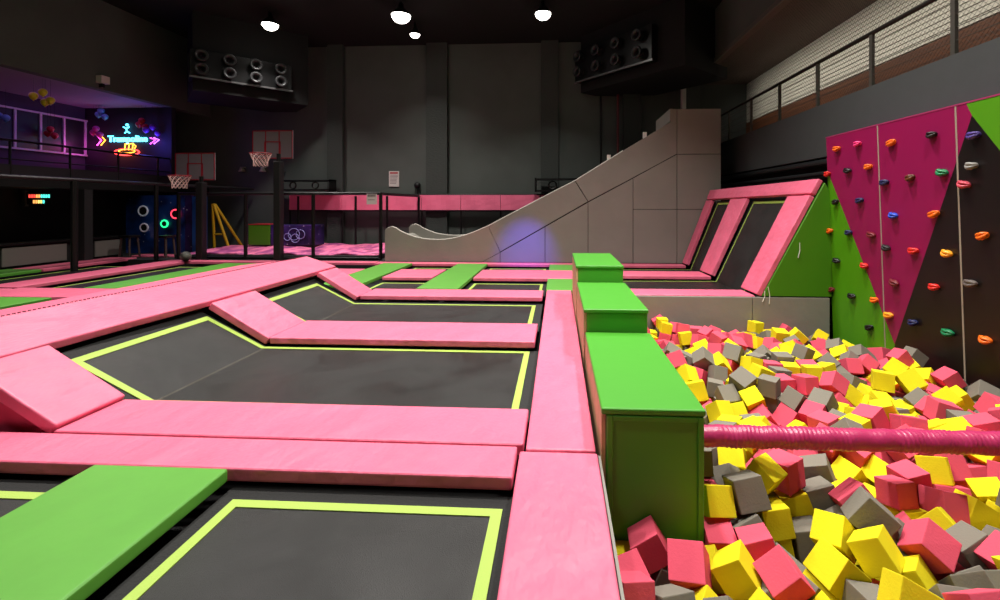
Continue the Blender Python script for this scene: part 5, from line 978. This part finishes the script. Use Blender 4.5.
(1.031,1.227,-0.636,0.188,0.212,0.684,-0.672,2),(2.912,1.318,-0.444,0.173,-0.781,-0.24,-0.55,0),(2.914,0.993,-0.739,0.708,0.685,0.125,-0.121,0),(2.927,1.031,-0.332,0.593,0.15,0.328,0.72,1),
(3.212,1.4,-0.421,0.531,-0.595,-0.439,0.414,0),(3.815,1.046,-0.379,0.83,0.059,0.549,-0.079,1),(4.127,0.99,-0.482,0.664,-0.244,0.244,-0.664,0),(4.746,1.041,-0.344,0.637,-0.192,0.707,0.24,1),
(0.394,1.66,-0.609,0.439,0.534,-0.555,0.462,0),(0.835,1.702,-0.548,0.718,-0.199,0.667,-0.001,1),(0.814,1.303,-0.463,0.782,-0.306,0.108,0.532,1),(1.517,1.292,-0.505,0.75,-0.325,-0.554,0.161,2),
(2.573,1.164,-0.51,0.35,-0.339,0.591,-0.643,1),(2.773,1.459,-0.42,0.264,0.554,0.156,-0.774,1),(3.291,1.6,-0.39,0.681,-0.062,-0.729,-0.027,2),(3.677,1.45,-0.535,0.674,0.687,-0.239,-0.127,2),
(3.785,1.287,-0.34,0.825,-0.169,-0.191,0.504,2),(4.486,1.234,-0.535,0.038,-0.712,-0.7,-0.049,2),(4.866,1.255,-0.363,0.27,-0.009,0.03,0.962,0),(1.301,1.686,-0.459,0.072,0.68,0.311,-0.661,2),
(1.574,1.673,-0.479,0.408,-0.568,-0.157,0.697,1),(2.193,1.416,-0.541,0.155,0.704,0.614,0.32,1),(2.404,1.644,-0.593,0.349,0.524,-0.757,0.175,0),(2.785,1.781,-0.378,0.002,0.081,0.997,-0.02,1),
(3.683,1.955,-0.379,0.02,0.298,-0.954,0.036,2),(3.854,1.666,-0.638,0.016,-0.771,-0.539,-0.34,1),(4.02,1.773,-0.502,0.272,0.548,0.761,0.217,1),(4.61,1.452,-0.677,0.215,0.506,-0.781,-0.297,1),
(1.115,2.067,-0.606,0.812,0.023,0.521,-0.263,1),(1.481,1.799,-0.664,0.829,-0.24,-0.499,0.079,1),(2.867,2.137,-0.612,0.693,0.366,0.542,-0.301,1),(2.736,2.282,-0.412,0.835,-0.007,-0.389,0.39,1),
(3.254,2.434,-0.446,0.398,-0.505,-0.488,-0.591,1),(3.649,2.229,-0.623,0.1,-0.561,0.822,-0.01,1),(3.765,2.206,-0.813,0.088,-0.229,0.967,0.065,1),(3.907,2.047,-0.621,0.414,-0.818,0.036,-0.397,2),
(4.6,1.881,-0.62,0.391,0.239,0.876,0.153,2),(0.406,2.772,-0.746,0.16,-0.689,0.7,0.103,1),(1.518,2.344,-0.615,0.446,-0.005,-0.446,0.776,0),(1.754,2.424,-0.563,0.452,-0.721,-0.437,-0.292,1),
(2.165,2.324,-0.588,0.096,-0.703,-0.628,-0.32,0),(2.122,1.701,-0.799,0.179,-0.963,0.002,-0.204,0),(3,2.515,-0.623,0.382,0.488,-0.694,-0.368,2),(3.284,2.488,-0.666,0.292,0.516,0.8,-0.097,0),
(4.091,2.295,-0.574,0.173,-0.911,-0.361,0.105,1),(4.499,2.174,-0.595,0.79,-0.263,-0.051,0.552,1),(4.9,2.057,-0.715,0.822,-0.569,-0,-0,0),(0.399,2.558,-0.77,0.36,0.608,0.609,-0.361,1),
(0.634,2.695,-0.799,0.091,0.36,0.15,0.916,0),(2.914,2.801,-0.491,0.148,-0.692,0.61,-0.357,1),(3.379,2.973,-0.671,0.03,-0.059,-0.874,-0.481,1),(3.729,3.102,-0.372,0.172,0.636,-0.128,-0.741,1),
(3.93,3.115,-0.64,0.575,-0.595,-0.41,0.384,0),(4.05,2.876,-0.74,0.431,0.567,0.408,-0.571,1),(4.602,2.496,-0.551,0.421,0.068,-0.149,-0.892,2),(4.864,2.228,-0.551,0.061,-0.141,-0.937,-0.313,1),
(2.329,3.06,-0.81,0.901,-0.162,-0.398,-0.055,1),(2.739,2.873,-0.651,0.223,-0.362,-0.522,-0.739,1),(3.199,3.047,-0.56,0.923,-0.369,0.106,-0.022,1),(3.395,3.134,-0.784,0.7,-0.244,-0.652,0.161,0),
(3.811,3.422,-0.658,0.449,-0.601,-0.192,0.633,2),(4.182,3.061,-0.611,0.215,-0.435,0.854,-0.189,2),(4.592,2.847,-0.732,0.924,0.301,0.021,0.235,1),(2.342,3.309,-0.808,0.268,0.31,-0.672,0.617,2),
(3.213,3.263,-0.652,0.127,-0.22,-0.761,-0.596,1),(3.605,3.514,-0.58,0.503,0.375,0.441,-0.642,1),(3.866,3.569,-0.516,0.802,-0.156,-0.532,0.223,1),(4.87,2.939,-0.332,0.611,-0.5,-0.386,-0.477,1),
(4.244,3.754,-0.631,0.098,0.8,0.118,0.58,2),(4.855,3.929,-0.565,0.238,-0.022,0.463,0.854,0),(4.849,4.223,-0.543,0.462,-0.006,-0.887,-0.011,1),(2.035,3.818,-0.797,0.851,-0.397,0.29,-0.183,1),
(2.345,4.146,-0.742,0.039,-0.313,-0.344,-0.884,2),(2.601,4.037,-0.732,0.158,-0.221,-0.498,-0.824,0),(2.839,3.929,-0.675,0.573,0.28,0.244,0.73,1),(3.372,4.209,-0.617,0.218,-0.67,-0.523,0.479,1),
(4.208,4.023,-0.39,0.271,-0.697,-0.13,-0.651,1),(4.412,4.149,-0.292,0.023,0.34,0.931,-0.128,1),(4.46,4.393,-0.323,0.309,-0.357,-0.567,-0.675,0),(1.146,4.019,-0.595,0.195,0.102,0.976,-0.001,1),
(1.505,3.998,-0.692,0.663,0.289,0.482,0.495,2),(2.651,4.179,-0.604,0.405,0.665,0.344,0.525,1),(2.964,4.329,-0.523,0.895,-0.247,0.259,0.265,1),(4.058,4.319,-0.599,0.584,0.112,-0.12,-0.795,1),
(1.978,4.817,-0.645,0.82,0.093,0.558,-0.087,1),(2.588,4.589,-0.765,0.329,-0.015,-0.712,0.621,0),(3.493,4.577,-0.778,0.647,0.305,0.496,0.493,0),(4.227,4.569,-0.592,0.079,0.285,-0.955,0.031,2),
(4.828,4.602,-0.558,0.301,0.023,0.953,0.007,1),(1.33,4.935,-0.627,0.371,-0.014,-0.236,-0.898,1),(1.434,5.108,-0.622,0.475,-0.77,0.087,-0.417,0),(2.48,4.812,-0.769,0.485,0.168,0.808,-0.29,1),
(3.388,4.85,-0.652,0.262,0.066,-0.17,-0.948,2),(4.725,4.578,-0.39,0.276,0.382,0.874,0.12,1),(4.75,4.804,-0.577,0.623,0.624,-0.339,0.329,1),(1.129,5.112,-0.652,0.737,-0.646,0.15,-0.131,1),
(1.515,5.344,-0.703,0.437,0.769,-0.086,0.458,1),(2.253,5.277,-0.664,0.283,-0.493,0.03,-0.822,1),(2.736,5.31,-0.573,0.177,-0.579,0.405,0.684,1),(4.839,5.083,-0.561,0.034,0.948,0.107,0.299,0),
(1.099,5.848,-0.704,0,-0,0.914,0.406,1),(1.349,5.731,-0.636,0.865,0.197,-0.359,-0.289,2),(3.373,5.596,-0.634,0.202,0.937,-0.08,-0.275,0),(1.175,6.116,-0.651,0.488,0.359,0.483,-0.632,2),
(2.982,5.726,-0.688,0.113,0.813,0.16,0.548,2),(3.47,5.856,-0.617,0.749,0.339,0.309,-0.479,2),(3.655,5.85,-0.791,0.449,-0.32,0.271,-0.789,1),(1.108,6.307,-0.757,0.175,0.7,-0.128,-0.681,1),
(1.459,6.575,-0.614,0.599,0.607,-0.239,0.464,2),(1.183,6.743,-0.335,0.424,-0.559,0.531,0.475,1),(1.362,6.493,-0.79,0.688,-0.265,0.071,-0.672,2),(1.71,6.669,-0.561,0.353,-0.628,-0.466,0.514,1),
(3.574,6.415,-0.69,0.552,-0.645,0.445,0.285,2),(1.111,6.953,-0.333,0.039,-0.003,-0.074,-0.996,1),(2.512,6.687,-0.661,0.839,-0.334,-0.407,-0.136,1),(1.285,7.074,-0.571,0.163,-0.556,-0.548,0.603,1),
(1.43,7.067,-0.776,0.595,-0.111,0.191,0.773,1),(1.996,7.058,-0.716,0.048,-0.963,-0.097,-0.247,1),(2.452,6.982,-0.674,0.207,-0.242,-0.932,0.176,1),(2.685,7.073,-0.753,0.354,0.722,0.493,0.332,0),
(3.914,6.849,-0.644,0.789,0.36,-0.463,-0.184,2),(1.377,7.393,-0.664,0.765,0.182,-0.618,0.014,2),(3.663,7.79,-0.709,0.454,0.506,0.523,0.514,0),(2.792,7.754,-0.699,0.578,0.149,0.798,0.079,2),
(3.441,7.859,-0.754,0.054,0.089,-0.928,0.358,2),(3.894,8.094,-0.802,0.334,-0.041,-0.794,-0.506,0),(4.086,7.954,-0.817,0.263,-0.004,-0.759,-0.595,1),(4.89,7.543,-0.802,0.209,-0.632,0.234,-0.708,0),
(1.349,8.494,-0.689,0.428,0.466,0.563,0.532,0),(1.373,8.253,-0.785,0.64,-0.417,0.064,0.643,2),(2.599,7.784,-0.656,0.722,0.255,-0.038,0.642,0),(2.551,7.934,-0.787,0.062,-0.72,0.642,0.256,1),
(2.68,8.148,-0.654,0.599,0.342,-0.295,0.661,0),(3.456,8.467,-0.79,0.705,-0.137,-0.058,-0.694,2),(0.412,1.009,-0.577,0.038,-0.751,-0.043,0.657,1),(0.816,1.034,-0.55,0.344,0.467,0.485,-0.655,2),
(1.081,1.008,-0.615,0.004,0.707,0.707,0.006,2),(2.687,1.08,-0.738,0.312,-0.589,0.155,0.73,1),(2.979,1.124,-0.575,0.751,0.398,-0.312,-0.425,0),(2.766,1.026,-0.516,0.6,0.442,-0.375,0.551,1),
(4.277,1.203,-0.41,0.655,-0.566,-0.37,-0.338,0),(0.637,1.579,-0.661,0.194,0.147,-0.97,-0.003,1),(1.563,1.48,-0.397,0.42,-0.892,0.153,0.075,1),(1.967,1.231,-0.572,0.539,0.668,0.409,-0.309,0),
(3.014,1.518,-0.495,0.35,-0.719,-0.364,-0.477,2),(3.788,1.666,-0.415,0.305,-0.536,-0.652,0.441,1),(0.891,2.078,-0.482,0.179,-0.214,0.834,0.477,0),(1.341,1.957,-0.545,0.32,0.037,-0.588,0.742,1),
(1.717,1.8,-0.369,0.054,0.194,0.282,0.938,1),(1.811,1.7,-0.607,0.249,-0.123,0.834,-0.476,1),(2.514,1.405,-0.535,0.781,0.102,-0.611,0.079,1),(2.587,1.833,-0.598,0.574,0.692,0.104,0.424,1),
(3.863,2.21,-0.484,0.604,0.022,-0.565,0.562,2),(4.033,2.042,-0.407,0.324,-0.172,-0.425,-0.828,2),(4.123,1.374,-0.427,0.553,-0.576,0.32,-0.51,0),(4.876,1.508,-0.397,0.553,-0.443,0.536,-0.459,2),
(0.964,2.243,-0.656,0.33,-0.856,0.164,-0.362,1),(1.278,2.239,-0.683,0.15,-0.556,0.708,-0.41,1),(1.505,2.119,-0.542,0.75,0.598,0.003,-0.282,1),(2.433,1.735,-0.764,0.819,-0.298,0.407,-0.275,1),
(2.387,1.986,-0.652,0.654,-0.043,-0.077,-0.751,0),(2.622,2.123,-0.66,0.618,-0.023,-0.784,-0.045,2),(3.862,2.416,-0.701,0.738,-0.449,-0.457,0.214,1),(4.308,2.262,-0.428,0.696,0.59,-0.251,0.322,2),
(4.67,2.114,-0.79,0.692,0.386,-0.165,0.588,1),(2.193,2.103,-0.446,0.631,0.282,0.712,0.125,2),(1.95,1.915,-0.49,0.931,0.045,0.346,-0.104,2),(2.443,2.005,-0.443,0.173,-0.754,-0.225,-0.592,2),
(3.053,2.607,-0.385,0.679,-0.731,0.053,0.042,1),(3.557,2.793,-0.67,0.031,-0.047,-0.974,0.219,0),(3.746,2.786,-0.675,0.015,0.687,-0.087,-0.721,1),(4.132,2.524,-0.723,0.652,0.421,-0.563,0.286,0),
(4.722,2.047,-0.57,0.682,-0.492,-0.163,-0.516,0),(0.591,2.5,-0.782,0.546,0.448,0.568,0.423,0),(3.464,3.09,-0.523,0.653,-0.374,-0.658,0.029,1),(3.943,3.088,-0.451,0.039,-0.69,-0.042,-0.722,1),
(3.956,2.665,-0.699,0.494,-0.852,0.076,-0.157,1),(4.861,2.115,-0.389,0.669,-0.198,0.424,0.577,1),(3.258,3.158,-0.417,0.721,-0.292,-0.583,0.233,0),(3.571,3.281,-0.544,0.612,0.595,0.511,0.1,1),
(3.796,3.323,-0.446,0.162,0.303,0.272,0.899,1),(4.332,3.362,-0.756,0.13,0.464,0.473,0.737,2),(4.764,2.778,-0.567,0.805,0.36,0.178,0.436,1),(4.864,2.541,-0.64,0.587,0.178,0.737,0.284,1),
(4.022,3.948,-0.554,0.51,0.69,-0.162,-0.488,1),(4.804,4.415,-0.585,0.341,-0.635,-0.619,0.312,0),(1.907,3.956,-0.605,0.088,-0.349,0.644,0.675,1),(2.08,4.021,-0.707,0.219,-0.876,0.302,-0.306,0),
(2.253,3.841,-0.709,0.14,0.791,-0.022,-0.595,1),(4.488,3.804,-0.469,0.107,-0.078,0.35,0.927,1),(1.133,4.237,-0.531,0.545,-0.349,0.447,0.618,1),(1.523,4.171,-0.492,0.609,0.322,-0.533,0.491,1),
(4.499,4.483,-0.526,0.928,0.07,-0.293,-0.22,1),(1.139,4.556,-0.543,0.103,-0.693,-0.63,-0.336,2),(1.429,4.524,-0.596,0.291,0.157,0.817,0.473,0)]

# ---------------------------------------------------------------- foam cubes in the pit
SIZES = [.18,.197,.215]
def cube_mesh(si, col, var):
    """a soft foam cube: slightly uneven faces and rounded edges"""
    R = random.Random(si*7+var); s = SIZES[si]; bm = bmesh.new(); bmesh.ops.create_cube(bm, size=s)
    for v in bm.verts: v.co += Vector([R.uniform(-.004,.004) for _ in range(3)])
    bevel(bm, .006, 2)
    me = bpy.data.meshes.new('foam_cube'); bm.to_mesh(me); bm.free(); me.materials.append(FOAM[col]); return me
CM = {(s, c, v): cube_mesh(s, c, v) for s in range(3) for c in FOAM for v in range(2)}
def col_of(i): 
    r = random.Random(i*31+5).random(); return 'yellow' if r < .33 else ('pink' if r < .68 else 'grey')
def project(p):
    s, c = math.sin(math.radians(3.053)), math.cos(math.radians(3.053)); d = -p[0]*s+p[1]*c; u = p[0]*c+p[1]*s
    return 534+450*u/d, 205+450*(1.7-p[2])/d
def zone(x, y):
    if y < 3.35: r = 'before the padded bar'
    elif y < 4.6: r = 'behind the padded bar'
    elif y < 6.3: r = 'mid pit'
    else: r = 'near the grey wall'
    if x < 1.75: q = 'beside green steps'
    elif x < 2.7: q = 'inward of steps'
    elif x < 3.7: q = 'central'
    else: q = 'near climbing wall'
    return r, q
ORD = ['first','second','third','fourth','fifth','sixth','seventh','eighth','ninth','tenth']
recs = []
for i, (x, y, z, qw, qx, qy, qz, si) in enumerate(CUBES):
    q = Quaternion((qw, qx, qy, qz)); Rm = q.to_matrix(); up_ = max(abs(Rm[2][k]) for k in range(3))
    pose = 'lying flat' if up_ > .97 else ('tilted' if up_ > .80 else 'on its corner')
    c = col_of(i); r, g_ = zone(x, y); recs.append((i, (x, y, z), q, si, c, '%s foam cube %s %s, %s' % (c, pose, r, g_)))
from collections import defaultdict
byl = defaultdict(list)
for rc in recs[:NIND]: byl[rc[5]].append(rc)
for lab, rs in byl.items():
    rs.sort(key=lambda rc: project(rc[1])[0])
    for k, rc in enumerate(rs):
        i, p, q, si, c, _ = rc
        o = bpy.data.objects.new('foam_cube', CM[(si, c, i % 2)]); C.objects.link(o)
        o.location = p; o.rotation_mode = 'QUATERNION'; o.rotation_quaternion = q
        l = lab if len(rs) == 1 else lab+', '+('leftmost' if k == 0 else 'rightmost' if k == len(rs)-1 else (ORD[k]+' from left' if k < 10 else 'rightward'))
        tag(o, l, 'foam cube', 'foam cubes filling the pit')
bm = bmesh.new()
for (i, p, q, si, c, _) in recs[NIND:]:
    me = CM[(si, c, i % 2)]; n0 = len(bm.verts); bm.from_mesh(me); bm.verts.ensure_lookup_table()
    M = Matrix.Translation(p) @ q.to_matrix().to_4x4()
    for v in bm.verts[n0:]: v.co = M @ v.co
    mi = list(FOAM).index(c)
    bm.faces.ensure_lookup_table()
    for f in bm.faces:
        if not f.tag: f.material_index = mi; f.tag = True
bm2 = bm
me = bpy.data.meshes.new('foam_cube_fill'); bm.to_mesh(me); bm.free()
for m in FOAM.values(): me.materials.append(m)
o = bpy.data.objects.new('foam_cube_fill', me); C.objects.link(o)
tag(o, 'mass of yellow, pink and grey foam cubes deeper in the pit', 'foam cubes', 'foam cubes filling the pit', 'stuff')
